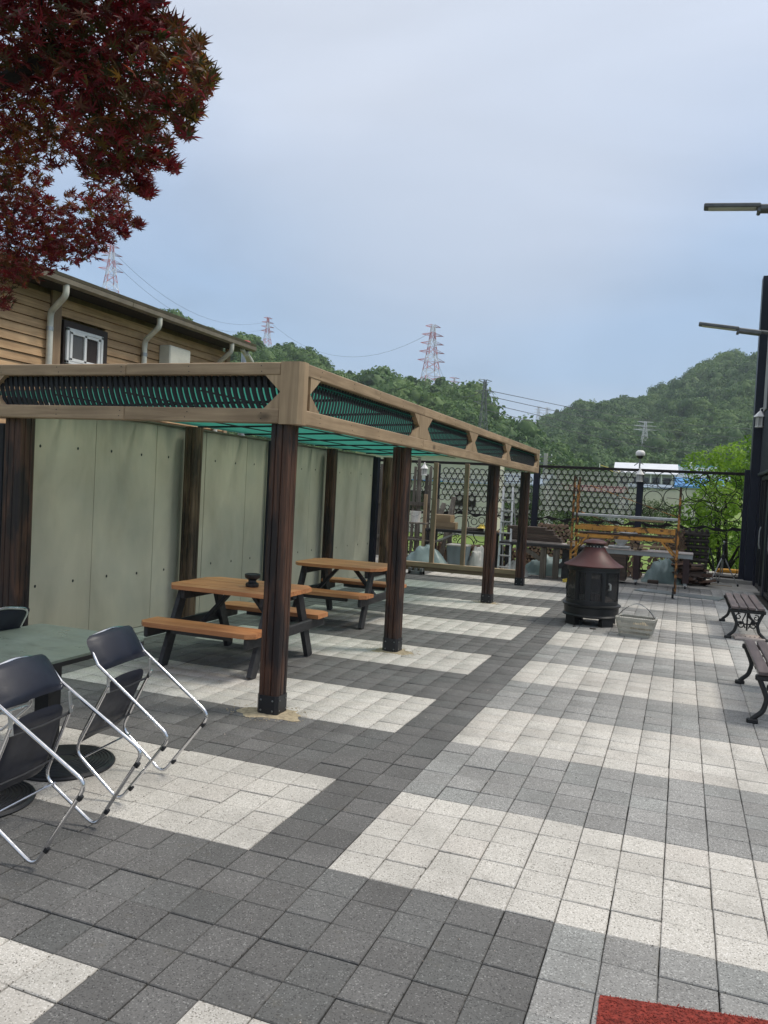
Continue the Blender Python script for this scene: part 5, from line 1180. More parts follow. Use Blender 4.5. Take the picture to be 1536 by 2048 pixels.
# long dark logs laid crosswise
e = empty('dark_log_stack', (.68, 15.3, 0), 'stack of long blackened logs with end-on stubs between them, right of the scaffold post', 'log pile'); rg = np.random.RandomState(9); z = .05
for k in range(8):
    m = MB(); r = rg.uniform(.042, .055); m.tube([(-.29, 0, z), (0, rg.normal() * .01, z + rg.normal() * .006), (.29 - .02 * (k < 3) * (3 - k), 0, z)], [r, r * 1.04, r * .94], 9); m.build('long_log', M['darklog'], e, True)
    m = MB(); m.tube([(-.29, .14, z + .02), (.27, .14, z)], r, 8); m.build('long_log', M['darklog'], e, True); z += .092
    for q in range(5):
        x = -.24 + q * .12 + rg.normal() * .01; r2 = rg.uniform(.028, .04); MB().tube([(x, -.05, z - .012), (x, .28, z - .012)], r2, 8).build('cross_log', M['darklog'], e, True)
    z += .050
m = None
logpile('log_pile', .36, 15.25, .30, 1.12, .026, .25, 'narrow column of thin sticks left of the long black logs', 'darklog', seed=11)
# split wood heap
e = empty('split_wood_heap', (.45, 14.75, 0), 'low heap of reddish split firewood under the right end of the rolling workbench', 'firewood'); rg = np.random.RandomState(12)
pm2 = []
for k in range(4):
    m = MB(); m.prism([(0, -.035, 0), (0, .035, -.005), (0, .015 + .01 * k, .045)], (.34, 0, 0)); me = m.mesh('split_log'); me.materials.append(M['bark' if k % 2 else 'brownbox']); pm2.append(me)
for row in range(9):
    for q in range(int(9 - row * .5)):
        o = link('split_log', pm2[rg.randint(4)], e); o.location = (-.55 + q * .125 + row * .02 + rg.normal() * .02, rg.normal() * .07 - .1, .01 + row * .047); o.rotation_euler = (rg.normal() * .2, rg.normal() * .14, rg.normal() * .35 + (1.3 if rg.rand() < .3 else 0))

# ================================================================== SMALL THINGS AT THE BACK
pts_ = []
for t in range(60): a = t * .38; pts_.append((-1.60 + .15 * math.cos(a) * (1 + .1 * math.sin(t)), 12.9 + .11 * math.sin(a), .012 + t * .0006 + .01 * abs(math.sin(t * .7))))
pts_ += [(-1.55, 12.8, .15), (-1.58, 12.75, .40), (-1.50, 12.6, .62), (-1.42, 12.45, .9)]
MB().tube(pts_, .012, 6).build('yellow_hose', M['yellow'], None, True, label='thin yellow hose coiled on the paving and rising beside the scaffold', cat='hose')
o = MB().prism([(-.66, -.16, 0), (.80, -.62, 0), (.93, -.16, 0), (-.56, .22, 0)], (0, 0, .018)).build('steel_plate', M['steelplate'], None, label='long grey galvanised sheet lying flat on the paving under the scaffold wheel', cat='metal sheet'); o.location = (.28, 12.68, .004)
def tripod(x, y, h, label, mat='alu', spread=.33, head=True, lean=0):
    e = empty('tripod', (x, y, 0), label, 'tripod')
    for k in range(3):
        a = R_(100 + 120 * k); c, s = math.cos(a), math.sin(a); MB().tube([(.03 * c + lean, .03 * s, h * .62), (spread * .55 * c, spread * .55 * s, h * .30)], .014, 8).build('leg', M[mat], e, True)
        MB().tube([(spread * .55 * c, spread * .55 * s, h * .30), (spread * c, spread * s, .03)], .010, 8).build('leg', M[mat], e, True); MB().cbox((spread * c, spread * s, .025), (.04, .04, .05), .008).build('rubber_foot', M['black'], e)
        MB().tube([(0, 0, h * .22), (spread * .62 * c, spread * .62 * s, h * .24)], .006, 6).build('spreader', M[mat], e, True)
    MB().tube([(lean, 0, h * .20), (lean, 0, h * .98)], .012, 8).build('centre_column', M[mat], e, True); MB().cbox((lean, 0, h * .64), (.08, .08, .09), .012).build('shoulder', M['black'], e)
    if head: MB().cbox((lean, 0, h * .86), (.07, .06, .14), .012).build('head', M['black'], e); MB().tube([(lean, 0, h * .84), (lean - .10, -.12, h * .76)], .008, 6).build('pan_handle', M['black'], e, True); MB().cbox((lean, 0, h * .985), (.045, .05, .04), .006).build('head', M['alu'], e)
tripod(1.26, 15.25, .93, 'silver camera tripod with black head and feet in front of the fence')
e = empty('folded_stand', (.98, 15.75, 0), 'thin folded stand with one black leg leaning against the fence left of the tripod', 'stand')
MB().tube([(-.06, -.1, .0), (.02, .1, .72)], .010, 6).build('leg', M['alu'], e, True); MB().tube([(.14, -.1, .25), (.03, .1, .74)], .016, 6).build('leg', M['black'], e, True); MB().tube([(.22, -.15, .0), (.14, -.1, .25)], .008, 6).build('leg', M['alu'], e, True)
o = MB().tube(smoothpath([(-.30, 0, .05), (-.1, .02, .055), (.1, -.02, .06), (.34, .0, .05)], .05, 3), .050, 12).build('yellow_tube', M['yellow2'], None, True, label='orange yellow plastic tube lying on the concrete kerb by the navy building', cat='tube'); o.location = (1.50, 16.70, .14)
# rake handle and twigs on the ground behind the tripod
for k, (x, y, l, a, lb) in enumerate(((1.05, 14.95, .8, 5, 'thin cane lying on the apron left of the tripod'), (.9, 15.35, .6, -20, 'short cane lying askew behind the tripod'))):
    o = MB().tube([(-l / 2, 0, .008), (l / 2, 0, .010)], .006, 6).build('cane', M['tan_x'], None, True, label=lb, cat='cane', group='canes on the apron'); o.location = (x, y, 0); o.rotation_euler.z = R_(a)
for k, (x, y, l, rz, lb) in enumerate(((-3.95, 12.75, .22, .3, 'reddish bark scraps on the ground behind the sill beam'), (-3.62, 12.85, .16, -.4, 'pale bark scraps on the ground right of the reddish scraps'))):
    m = MB(); rg = np.random.RandomState(k)
    for _ in range(14): m.cbox((rg.normal() * l * .5, rg.normal() * .05, .012 + rg.rand() * .015), (.06 * rg.uniform(.5, 1.2), .025, .010), .002, rz=rg.rand() * 3)
    o = m.build('bark_scraps', M['bark' if k == 0 else 'tan_x'], None, label=lb, cat='scraps', kind='stuff'); o.location = (x, y, 0); o.rotation_euler.z = rz
o = MB().cbox((0, 0, .04), (.22, .14, .07), .01).build('brick_piece', M['brownbox'], None, label='dark brick lying in front of the crumpled tarp', cat='brick'); o.location = (-.10, 14.2, 0)

# ================================================================== RING FENCE
fn = empty('ring_fence', (-2.0, 16.1, 0), 'dark steel fence filled with rings of many sizes across the end of the yard', 'fence'); FO = Vector((-2.0, 16.1, 0))
def fb(mb, name, mat, parent=fn, smooth=False, **k): return shift(mb, FO).build(name, M[mat] if isinstance(mat, str) else mat, parent, smooth, **k)
PX = [-7.95, -5.46, -2.95, -.56, 1.66]
for x in PX[:-1]: fb(MB().cbox((x, 16.1, 1.2), (.145, .12, 2.34), .008), 'fence_post', 'navy2')
fb(MB().cbox((1.70, 16.12, 1.26), (.14, .14, 2.5), .008), 'fence_post', 'navy2')
for a, b in zip(PX[:-1], PX[1:]): fb(MB().cbox(((a + b) / 2, 16.1, 2.41), (b - a - .0, .07, .065), .004), 'top_rail', 'fence')
def ring_mesh(name, wdt):      # unit outer radius 1, wall wdt
    n = 18; V = []; F = []
    for q in range(n):
        a = 2 * math.pi * q / n; c, s = math.cos(a), math.sin(a)
        V += [(c, -.5, s), (c, .5, s), (c * (1 - wdt), .5, s * (1 - wdt)), (c * (1 - wdt), -.5, s * (1 - wdt))]
    for q in range(n):
        b, d = q * 4, ((q + 1) % n) * 4
        for t in range(4): F.append((b + t, d + t, d + (t + 1) % 4, b + (t + 1) % 4))
    m = MB().add(V, F).mesh(name); m.materials.append(M['fence']); return m
def plate_ring(name, wdt):     # six-sided outside, round hole: neighbours close up into a pierced plate
    n = 24; V = []; F = []
    for q in range(n):
        a = 2 * math.pi * q / n; c, s = math.cos(a), math.sin(a); R = 1 / math.cos(((a + math.pi / 6) % (math.pi / 3)) - math.pi / 6)
        V += [(c * R, -.5, s * R), (c * R, .5, s * R), (c * (1 - wdt), .5, s * (1 - wdt)), (c * (1 - wdt), -.5, s * (1 - wdt))]
    for q in range(n):
        b, d = q * 4, ((q + 1) % n) * 4
        for t in range(4): F.append((b + t, d + t, d + (t + 1) % 4, b + (t + 1) % 4))
    m = MB().add(V, F).mesh(name); m.materials.append(M['fence']); return m
rm_p = plate_ring('ring', .13)
rm_s, rm_m, rm_l = ring_mesh('ring', .32), ring_mesh('ring', .19), ring_mesh('ring', .085)
NR = [0]; extra = []; discs = []
def ring(x, z, r, parent, priority=True, me=None):
    if me is not None: discs.append((x, z, r))
    me = me or rm_l if r > .13 else rm_m if r > .05 else rm_s
    if priority and NR[0] < 285:
        o = link('ring', me, parent); o.location = (x, 0, z); o.scale = (r, .022, r); NR[0] += 1; return
    extra.append((x, z, r, me))
def packed(x0, x1, z0, z1, rs, seed, pr=True, tries=900, cut=None):
    rg = np.random.RandomState(seed); C_ = []
    for r0, tr in rs:
        for _ in range(tr):
            x, z = rg.uniform(x0 + r0 * .7, x1 - r0 * .7), rg.uniform(z0 + r0 * .7, z1 - r0 * .7)
            d = min([math.hypot(x - a, z - b) - c for a, b, c in C_] + [9]); 
            if d > r0 * .93: C_.append((x, z, min(r0 * 1.12, d)))
    for x, z, r in C_:
        if cut and cut(x, z): continue
        ring(x - FO.x, z, r, fn, pr and r > .035)
def hexed(x0, x1, z0, z1, r, seed, cut=None, pr=True):
    rg = np.random.RandomState(seed); row = 0; z = z1 - r
    while z > z0 + r * .6:
        x = x0 + r * (1 if row % 2 else 2)
        while x < x1 - r * .5:
            if not (cut and cut(x, z)): ring(x + rg.normal() * .002 - FO.x, z + rg.normal() * .002, r * 1.0, fn, pr, rm_p)
            x += 2 * r
        z -= 1.73 * r; row += 1
zt_, zm_ = 2.375, 1.16
hexed(PX[2] + .07, PX[3] - .07, zm_ + .09, zt_, .073, 1)
hexed(PX[1] + .07, PX[2] - .07, zm_ + .25, zt_ - .08, .078, 2)
packed(PX[3] + .07, PX[4] - .06, zm_ + .05, zt_, [(.20, 300), (.15, 500), (.10, 500), (.055, 500), (.028, 1500)], 3)
packed(PX[3] + .07, PX[4] - .06, .12, zm_ - .04, [(.19, 300), (.13, 400), (.08, 400), (.045, 500), (.026, 1200)], 4)
packed(PX[1] + .07, PX[2] - .07, .10, zm_ - .05, [(.20, 60), (.14, 300), (.075, 600), (.04, 500)], 5, False)
packed(PX[2] + .07, PX[3] - .07, .10, zm_ - .05, [(.13, 300), (.075, 600), (.04, 500)], 6, False)
packed(PX[0] + .07, PX[1] - .07, .10, zt_, [(.20, 300), (.14, 400), (.08, 600), (.045, 500)], 7, False)
hexed(PX[1] + .07, PX[2] - .07, zm_, zm_ + .2, .06, 8, pr=False)
V = []; F = []
for x, z, r, me in extra:
    b = len(V); V += [(v.co.x * r + x, v.co.y * .022, v.co.z * r + z) for v in me.vertices]; F += [tuple(b + q for q in p.vertices) for p in me.polygons]
link('small_rings', npmesh('small_rings', V, F, [M['fence']]), fn, kind='stuff')
# frosted discs set into the packed rings
m_ = Mat('frosted_disc', .5); dn_ = m_.noise(m_.coord(world=True), 26, 4, .6); m_.color(m_.ramp(dn_, [(.35, (.42, .42, .38)), (.65, (.74, .74, .69))]))
t_ = m_.n('ShaderNodeBsdfTranslucent'); t_.inputs[0].default_value = (.62, .62, .57, 1); a_ = m_.n('ShaderNodeMixShader'); a_.inputs[0].default_value = .6; m_.l(m_.b.outputs[0], a_.inputs[1]); m_.l(t_.outputs[0], a_.inputs[2])
tt_ = m_.n('ShaderNodeBsdfTransparent'); b_ = m_.n('ShaderNodeMixShader'); m_.l(m_.maprange(dn_, .35, .65, .72, .50), b_.inputs[0]); m_.l(a_.outputs[0], b_.inputs[1]); m_.l(tt_.outputs[0], b_.inputs[2]); m_.l(b_.outputs[0], m_.nt.nodes['Material Output'].inputs[0]); M['disc'] = m_.m
V = []; F = []
for x, z, r in discs:
    b = len(V); n = 16
    for yy in (-.002, .002):
        for q in range(n): a = 2 * math.pi * q / n; V.append((x + r * .88 * math.cos(a), yy, z + r * .88 * math.sin(a)))
    F += [tuple(b + q for q in range(n)), tuple(b + n + q for q in range(n))[::-1]]
MB().add(V, F).build('frosted_discs', M['disc'], fn, kind='stuff')
# web plates: thin wavy bars that tie the rings together
for a, b in zip(PX[:-1], PX[1:]):
    m = MB(); n = 40; V = []; F = []
    for q in range(n + 1):
        x = a + (b - a) * q / n; zc = zm_ + .025 * math.sin(x * 9) + .015 * math.sin(x * 23); th = .028 + .014 * math.sin(x * 17 + 1)
        V += [(x, 16.09, zc - th), (x, 16.11, zc - th), (x, 16.11, zc + th), (x, 16.09, zc + th)]
    for q in range(n):
        for t in range(4): F.append((q * 4 + t, q * 4 + 4 + t, q * 4 + 4 + (t + 1) % 4, q * 4 + (t + 1) % 4))
    F += [(0, 1, 2, 3), (n * 4, n * 4 + 3, n * 4 + 2, n * 4 + 1)]; fb(m.add(V, F), 'wavy_rail', 'fence')
    fb(MB().cbox(((a + b) / 2, 16.1, .09), (b - a, .05, .06), .004), 'bottom_rail', 'fence')
rg = np.random.RandomState(8)
for k in range(6):      # long thin veins wandering through the right-hand bay
    x = PX[3] + .1 + rg.rand() * .5; z = zm_ + rg.rand() * 1.1; P_ = [(x, 16.1, z)]
    for _ in range(7): x += .24; z += rg.normal() * .16; P_.append((min(x, 1.6), 16.1, max(.2, min(2.3, z))))
    fb(MB().tube(smoothpath(P_, .1, 4), .007, 5), 'vein', 'fence', smooth=True)

# ================================================================== NAVY BUILDING (right)
nb = empty('navy_building', (1.86, 10, 0), 'tall navy metal-clad building along the right edge of the yard', 'building'); NO = Vector((1.86, 10, 0))
def nbx(mb, name, mat, smooth=False): return shift(mb, NO).build(name, M[mat], nb, smooth)
HB = 6.7
nbx(MB().box((5.05, 14.1, HB / 2), (6.2, 4.0, HB)), 'wall_core', 'navy')
nbx(MB().box((1.84, 16.02, HB / 2), (.22, .36, HB)), 'corner_post', 'navy')
nbx(MB().box((1.93, 15.72, HB / 2), (.06, .22, HB)), 'corner_trim', 'navy2')
y = 15.55; k = 0
while y > 12.2:
    z0 = 2.42; nbx(MB().cbox((1.92, y, (z0 + HB) / 2), (.06, .075, HB - z0), .006), 'cladding_rib', 'navy'); y -= .15; k += 1
nbx(MB().box((1.935, 13.9, (2.42 + HB) / 2), (.03, 3.5, HB - 2.42)), 'cladding_back', 'navy2')
nbx(MB().cbox((1.90, 13.9, 2.39), (.10, 3.5, .06), .006), 'lintel', 'navy')
for k in range(2):
    y0 = 15.35 - k * 1.9
    nbx(MB().box((1.955, y0 - .75, 1.15), (.012, 1.36, 2.2)), 'door_glass', 'glass')
    for yy in (y0, y0 - .75, y0 - 1.5): nbx(MB().cbox((1.94, yy, 1.18), (.05, .06, 2.36), .004), 'door_stile', 'black')
    for zz in (.06, 2.30): nbx(MB().cbox((1.94, y0 - .75, zz), (.05, 1.44, .08), .004), 'door_rail', 'black')
    nbx(MB().tube([(1.90, y0 - .68, .85), (1.88, y0 - .68, .95), (1.88, y0 - .68, 1.2), (1.90, y0 - .68, 1.3)], .014, 6), 'door_handle', 'alu', True)
    nbx(MB().box((1.93, y0 - 1.68, 1.18), (.06, .30, 2.36)), 'pier', 'navy')
nbx(MB().cbox((1.875, 15.2, 4.6), (.02, .62, 1.75), .01), 'wall_sign', 'greyrender')
e = empty('wall_lantern', (1.82, 15.55, 3.40), 'white wall lantern on the navy building above the doors', 'lantern')
MB().lathe([(.02, 0), (.09, 0), (.095, .02), (.07, .03)], 6).build('lantern_base', M['white'], e); MB().lathe([(.07, .03), (.075, .22)], 6).build('lantern_glass', M['plastic'], e)
for k in range(6): a = math.pi * k / 3; MB().cbox((.078 * math.cos(a), .078 * math.sin(a), .125), (.012, .012, .2), .002, rz=a).build('glazing_bar', M['white'], e)
MB().lathe([(.13, .22), (.12, .24), (.05, .32), (.03, .34), (0, .37)], 6, cap=False).build('lantern_roof', M['white'], e); MB().tube([(0, 0, .36), (0, 0, .40), (.08, 0, .42)], .012, 6).build('bracket', M['white'], e, True)
# street lamps on the wall
def lamp(y, z, x0, label, tilt, s=1.0, brace=True):
    e = empty('street_lamp', (1.88, y, z - .1), label, 'street lamp', 'arm lamps along the right side of the yard')
    MB().tube([(.06, 0, -(z - .1)), (.06, 0, .30)], [.06, .04], 14).build('pole', M['black'], e, True); MB().cbox((.06, 0, -(z - .1) + .01), (.26, .26, .02), .004).build('base_plate', M['black'], e)
    L_ = 1.88 - x0; dx = -L_; g = lambda t: (-(L_) * t, 0, .1 + tilt * (t))       # t 0 at wall 1 at tip
    MB().cbox((0.0, 0, .05), (.04, .14, .34), .006).build('wall_plate', M['lampgrey'], e)
    MB().tube([(0, 0, .03), g(.25), g(.46)], .024, 10).build('arm', M['lampgrey'], e, True)
    if brace: MB().tube([(0, 0, -.12), (g(.38)[0], 0, g(.38)[2] - .02)], .012, 6).build('brace', M['lampgrey'], e, True)
    a = math.atan2(tilt, L_); Mx = Matrix.Rotation(a, 3, 'Y')
    c = g(.56); MB().cbox((c[0], 0, c[2] - .02), (.20 * L_ * s, .13, .060), .02, M=Mx).build('driver_box', M['lampgrey'], e)
    c = g(.66); MB().cbox((c[0], 0, c[2] - .045), (.035, .12, .05), .01, M=Mx).build('cooling_fin', M['lampgrey'], e)
    c = g(.83); MB().cbox((c[0], 0, c[2]), (.36 * L_, .13, 0.042), .015, M=Mx).build('lamp_head', M['lampgrey'], e); MB().cbox((c[0], 0, c[2] - .022), (.30 * L_, .10, .008), .002, M=Mx).build('led_panel', M['plastic'], e)
    return e
lamp(8.5, 3.93, .455, 'slim grey LED street lamp reaching left from the building edge, the lower of two', .22)
lamp(5.5, 4.60, .420, 'slim grey LED street lamp at the right edge, the upper and nearer of two', .10, 1.0, False)

# ================================================================== WOODEN HOUSE (left)
h = empty('wooden_house', (-9, 6, 0), 'house clad in honey-brown lap boards with a long eave and ivory downpipes', 'house'); HO = Vector((-9, 6, 0))
def hb(mb, name, mat, parent=h, smooth=False): return shift(mb, HO).build(name, M[mat], parent, smooth)
YE = 11.75
hb(MB().box((-12.05, 5.9, 2.3), (5.9, 11.6, 4.58)), 'wall', 'trimwood')
z = 1.6; ry = 0
while z < 4.42:
    for a, b in ((.2, 3.1), (3.1, 6.58), (6.80, 9.6), (9.6, YE - .12)):
        segs = [(a, b)]
        if a == 6.80 and z + .14 > 3.34 and z < 4.10: segs = [(7.86, b)]
        for a2, b2 in segs:
            m = MB(); m.add([(-9.06, a2 + .002, z), (-9.06, b2 - .002, z), (-8.976, b2 - .002, z), (-8.976, a2 + .002, z), (-9.06, a2 + .002, z + .134), (-9.06, b2 - .002, z + .134), (-9.002, b2 - .002, z + .134), (-9.002, a2 + .002, z + .134)], [(0, 3, 2, 1), (4, 5, 6, 7), (0, 1, 5, 4), (2, 3, 7, 6), (1, 2, 6, 5), (0, 4, 7, 3)]); hb(m, 'siding_board', 'siding')
    z += .142
hb(MB().cbox((-8.975, 6.69, 3.1), (.05, .20, 3.1), .004), 'corner_trim', 'trimwood'); hb(MB().cbox((-8.975, YE - .05, 3.1), (.05, .14, 3.1), .004), 'corner_trim', 'trimwood')
# window: brown surround, white frame, two sashes
f = hb(MB().cbox((-8.97, 7.35, 3.72), (.06, 1.02, .76), .004), 'window_surround', 'trim')
m = MB()
for z_ in (3.445, 3.965): m.cbox((-8.93, 7.30, z_), (.05, .84, .05), .004)
for y_ in (6.905, 7.695): m.cbox((-8.93, y_, 3.705), (.05, .05, .56), .004)
hb(m, 'window_frame', 'white', f)
for a, b, mt, xo in ((6.95, 7.32, 'curtain', 0), (7.29, 7.66, 'glassgreen', -.015)):
    m = MB()
    for z_ in (3.49, 3.92): m.cbox((-8.915 + xo, (a + b) / 2, z_), (.03, b - a, .05), .003)
    for y_ in (a + .025, b - .025): m.cbox((-8.915 + xo, y_, 3.705), (.03, .05, .45), .003)
    hb(m, 'sash', 'white', f); hb(MB().box((-8.93 + xo, (a + b) / 2, 3.705), (.008, b - a - .08, .39)), 'pane', mt, f)
# eave: soffit, fascia, gutter, roof deck sloping up to the left
hb(MB().prism([(-8.98, -.1, 4.505), (-8.60, -.1, 4.505), (-8.60, -.1, 4.60), (-8.98, -.1, 4.60)], (0, YE + .35, 0)), 'soffit', 'soffit')
m = MB(); prof = [(-8.62, 4.60), (-8.60, 4.52), (-8.54, 4.50), (-8.48, 4.53), (-8.475, 4.60), (-8.49, 4.60), (-8.50, 4.545), (-8.545, 4.52), (-8.59, 4.54), (-8.60, 4.60)]
for a, b in ((-.2, 3.9), (3.91, 7.9), (7.91, YE + .3)): hb(MB().prism([(p[0], a, p[1]) for p in prof], (0, b - a, 0)), 'gutter', 'gutter')
hb(MB().prism([(-8.50, -.2, 4.615), (-12.2, -.2, 5.15), (-12.2, -.2, 5.22), (-8.48, -.2, 4.66)], (0, YE + .5, 0)), 'roof_deck', 'gutter')
hb(MB().prism([(-12.2, -.2, 5.15), (-15.6, -.2, 4.6), (-15.6, -.2, 4.66), (-12.2, -.2, 5.22)], (0, YE + .5, 0)), 'roof_deck', 'gutter')
for a in (.2, YE - .02): hb(MB().prism([(-9.02, a, 4.6), (-15, a, 4.6), (-12.1, a, 5.1)], (0, .04 if a < 1 else -.04, 0)), 'gable_end', 'siding')
for y_ in (6.42, 8.72, 11.15):
    pts_ = smoothpath([(-8.54, y_, 4.53), (-8.54, y_, 4.36), (-8.90, y_ + .08, 4.14), (-8.92, y_ + .10, 3.95), (-8.92, y_ + .10, 1.2)], .07, 4)
    hb(MB().tube(pts_, .048, 10), 'downpipe', 'pipe', smooth=True)
    hb(MB().tube([(-8.92, y_ + .10, 3.86), (-8.92, y_ + .10, 3.92)], .054, 10), 'pipe_clip', 'alu', smooth=True)
hb(MB().cbox((-8.86, 9.66, 3.86), (.26, .66, .60), .02), 'meter_box', 'offwhite')
for k, (y_, z_) in enumerate(((12.15, 4.45), (12.35, 4.38))): hb(MB().tube(smoothpath([(-8.6, y_ - .5, z_ + .05), (-8.75, y_, z_ - .05), (-8.85, y_ + .3, z_ - .25), (-8.9, y_ + .35, 3.2)], .1, 4), .05, 8), 'drain_elbow', 'pipe', smooth=True)
e = empty('flue_pipe', (-9.93, 14, 0), 'grey flue pipe with a red mushroom cap at the end of the wooden house', 'chimney')
MB().tube([(0, 0, 0), (0, 0, 4.95)], .09, 14).build('pipe', M['steelplate'], e, True); MB().lathe([(.05, 4.9), (.17, 4.93), (.19, 4.97), (.17, 5.06), (.10, 5.14), (0, 5.16)], 18, cap=False).build('cap', M['redcap'], e, True)
x, y = -8.0, 9.1

# ================================================================== RED MAPLE
CL = [(-1.73, -1.13, 3.15, 0.197), (-1.47, -1.15, 3.1, 0.166), (-1.24, -1.21, 3.04, 0.1), (-1.92, -0.94, 3.06, 0.209), (-1.51, -1.09, 2.96, 0.166), (-1.2, -1.23, 2.9, 0.114), (-0.95, -1.41, 2.82, 0.06), (-0.86, -1.45, 2.76, 0.045), (-0.83, -1.45, 2.7, 0.033), (-1.02, -1.3, 2.77, 0.082), (-1.19, -1.16, 2.79, 0.088), (-1.42, -1.09, 2.84, 0.132), (-1.96, -0.79, 2.98, 0.136), (-2.28, -0.65, 2.97, 0.159), (-1.59, -0.94, 2.82, 0.111), (-1.36, -1.02, 2.79, 0.091), (-1.32, -0.97, 2.77, 0.06), (-1.46, -0.94, 2.74, 0.082), (-1.44, -0.9, 2.7, 0.039), (-1.74, -0.79, 2.82, 0.064), (-1.97, -0.44, 2.84, 0.096), (-2.0, -0.32, 2.81, 0.061), (-2.13, -0.43, 2.81, 0.11), (-2.3, -0.45, 2.81, 0.101), (-2.45, -0.47, 2.84, 0.155), (-2.57, -0.26, 2.74, 0.162), (-2.33, -0.3, 2.73, 0.116), (-2.24, -0.23, 2.75, 0.077), (-2.12, -0.28, 2.78, 0.063), (-2.8, -0.15, 2.66, 0.095), (-2.73, -0.1, 2.70, 0.065), (-2.9, -0.1, 2.55, 0.064), (-2.50, -0.2, 2.76, 0.07), (-0.91, -1.37, 2.68, 0.023), (-0.79, -1.49, 2.7, 0.023), (-1.2, -1.2, 3.09, 0.055), (-1.13, -1.24, 3.01, 0.044), (-1.61, -1.26, 3.28, 0.221), (-1.33, -1.27, 3.23, 0.208), (-1.14, -1.33, 3.12, 0.106), (-2.05, -1.13, 3.13, 0.264), (-2.41, -0.8, 2.97, 0.294), (-2.82, -0.38, 2.76, 0.249), (-2.44, -1.04, 3.05, 0.335), (-2.05, -1.35, 3.18, 0.299), (-1.41, -1.43, 3.34, 0.245), (-2.82, -0.73, 2.82, 0.291), (-0.89, -1.38, 2.85, 0.015), (-0.99, -1.29, 2.67, 0.021), (-1.23, -1.01, 2.7, 0.02), (-1.89, -0.35, 2.78, 0.026), (-1.04, -1.29, 2.97, 0.02), (-0.92, -1.37, 2.68, 0.022), (-1.42, -0.88, 2.68, 0.019), (-2.0, -0.3, 2.76, 0.025)]
mt = empty('red_maple', (-3.9, -1.35, 0), 'dark red Japanese maple hanging over the top left corner', 'tree'); MO = np.array([-3.9, -1.35, 0])
def leaf_template():
    tips = [(-122, .42), (-82, .70), (-40, .92), (0, 1.05), (40, .92), (82, .70), (122, .42)]; V = [(0, 0, 0)]; F = []; ring_ = []
    ring_.append((-160, .10))
    for q, (a, r) in enumerate(tips):
        ring_.append((a, r))
        if q < 6: ring_.append(((a + tips[q + 1][0]) / 2, .20))
    ring_.append((160, .10)); out = []
    for q, (a, r) in enumerate(ring_):
        if r > .3:
            out += [(a - 8.5 / max(r, .5), r * .52), (a, r), (a + 8.5 / max(r, .5), r * .52)]
        else: out.append((a, r))
    for a, r in out: t = R_(a + 90); V.append((r * math.cos(t), r * math.sin(t), -.42 * r * r + .04 * math.sin(a)))
    for q in range(1, len(V) - 1): F.append((0, q, q + 1))
    V.append((0, -.38, .05)); k = len(V) - 1; V.append((.012, -.38, .05)); F.append((0, k, k + 1)); return np.array(V), np.array(F)
LV, LF = leaf_template(); lm_ = npmesh('leaf', LV, LF, [M['maple']], k=3); lm2_ = npmesh('leaf', LV, LF, [M['maple2']], k=3)
rg = np.random.RandomState(11); C_ = np.array([cam.location.x, cam.location.y, cam.location.z]) if False else np.array([CX, CY, CZ])
leaves = []
for (x, y, z, r) in CL:
    c = np.array([x, y, z]); dv = c - C_; D = np.linalg.norm(dv); dv /= D; n = int(14 + 7600 * r ** 1.78)
    for _ in range(n):
        d = rg.normal(size=3); d /= np.linalg.norm(d); p = c + d * r * rg.rand() ** .38 * .95 + dv * rg.normal() * (.05 + r * .8)
        s = rg.uniform(.026, .044) * (1.0 if D < 3.3 else .88)
        yaw = rg.rand() * 6.28; tilt = rg.uniform(.2, 1.35)            # leaves hang, tips down
        leaves.append((p, s, yaw, tilt, rg.normal() * .5, D))
leaves.sort(key=lambda l: l[5] + rg.rand() * .4)
VV = []; FF = []; MI = []; cnt = 0; nobj = 0
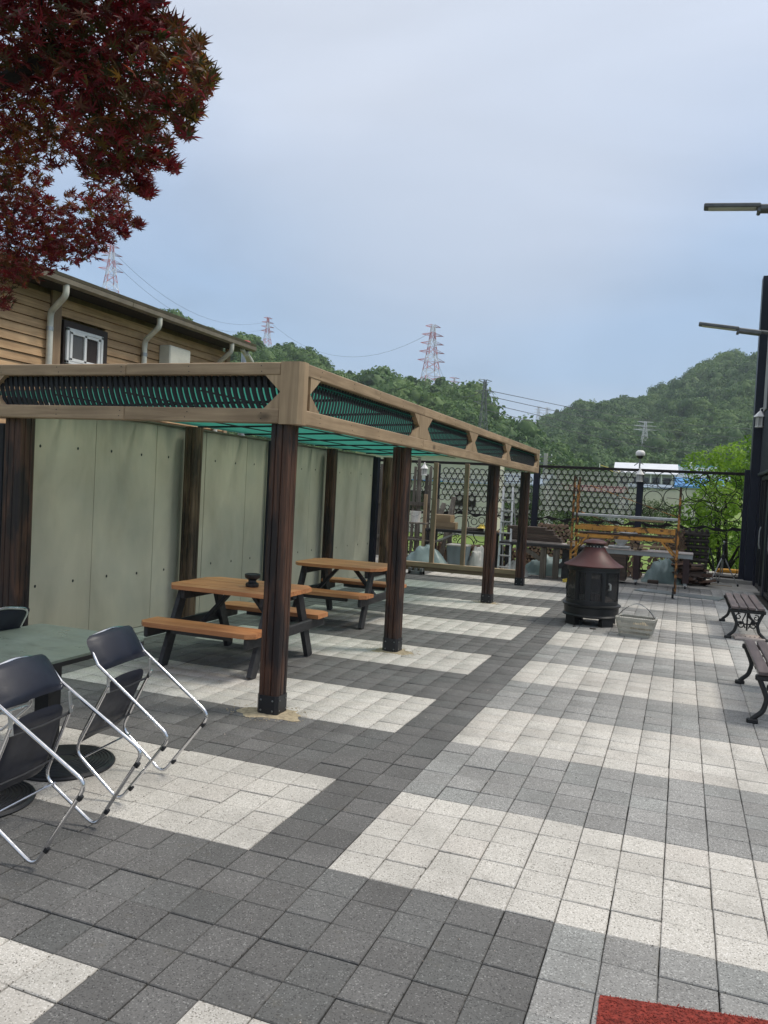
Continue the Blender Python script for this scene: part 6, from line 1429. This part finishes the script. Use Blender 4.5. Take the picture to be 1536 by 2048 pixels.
for (p, s, yaw, tilt, roll, D) in leaves:
    R3 = Matrix.Rotation(yaw, 3, 'Z') @ Matrix.Rotation(-tilt - .25, 3, 'X') @ Matrix.Rotation(roll, 3, 'Y')
    vis_ = onscreen(p); og = rg.rand() < (.75 * min(1, max(0, (-1.72 - p[0]) / .35)) if p[2] > 2.86 else .10)
    if nobj < 290 and vis_ and 0 < vis_[0] < 480 and vis_[1] > 0:
        o = link('leaf', lm2_ if og else lm_, mt); o.matrix_local = Matrix.Translation(Vector(p - MO)) @ (R3 @ Matrix.Rotation(math.pi, 3, 'Z')).to_4x4() @ Matrix.Scale(s, 4); nobj += 1
    else:
        A = np.array(R3 @ Matrix.Rotation(math.pi, 3, 'Z')); b = len(VV) * len(LV); VV.append((LV * s) @ A.T + (p - MO)); FF.append(LF + b); MI.append(np.full(len(LF), int(og)))
link('foliage', npmesh('foliage', np.vstack(VV), np.vstack(FF), [M['maple'], M['maple2']], k=3, mi=np.concatenate(MI)), mt, kind='stuff')
m = MB(); m.tube([(0, 0, -.1), (.06, .02, .8), (.25, .05, 1.6), (.45, .08, 2.1)], [.11, .085, .07, .055], 10); m.build('trunk', M['mapbark'], mt, True)
hub = np.array([-3.4, -1.25, 2.15])
joints = [(-2.44, -1.04, 3.0), (-2.82, -.45, 2.75), (-1.6, -1.15, 3.05), (-2.05, -1.3, 3.15)]
for q, jn_ in enumerate(joints):
    a, b = hub - MO, np.array(jn_) - MO; mid = (a + b) / 2 + np.array([0, 0, .15]); MB().tube(smoothpath([tuple(a), tuple(mid), tuple(b)], .4, 5), [.04 - .0025 * t for t in range(8)], 8).build('limb', M['mapbark'], mt, True)
mtw = MB()
for (x, y, z, r) in CL:
    c = np.array([x, y, z]); jn_ = min(joints, key=lambda J: np.linalg.norm(np.array(J) - c))
    if r < .118: continue
    a, b = np.array(jn_) - MO, c - MO; mid = (a + b) / 2 + rg.normal(size=3) * .06; mtw.tube([tuple(a), tuple(mid), tuple(b)], [.006, .004, .002], 5)
    for _ in range(5): d = rg.normal(size=3); d = d / np.linalg.norm(d) * r * .9; mtw.tube([tuple(b), tuple(b + d * .6 + [0, 0, .01]), tuple(b + d)], [.003, .002, .001], 4)
mtw.build('twigs', M['mapbark'], mt, True, kind='stuff')
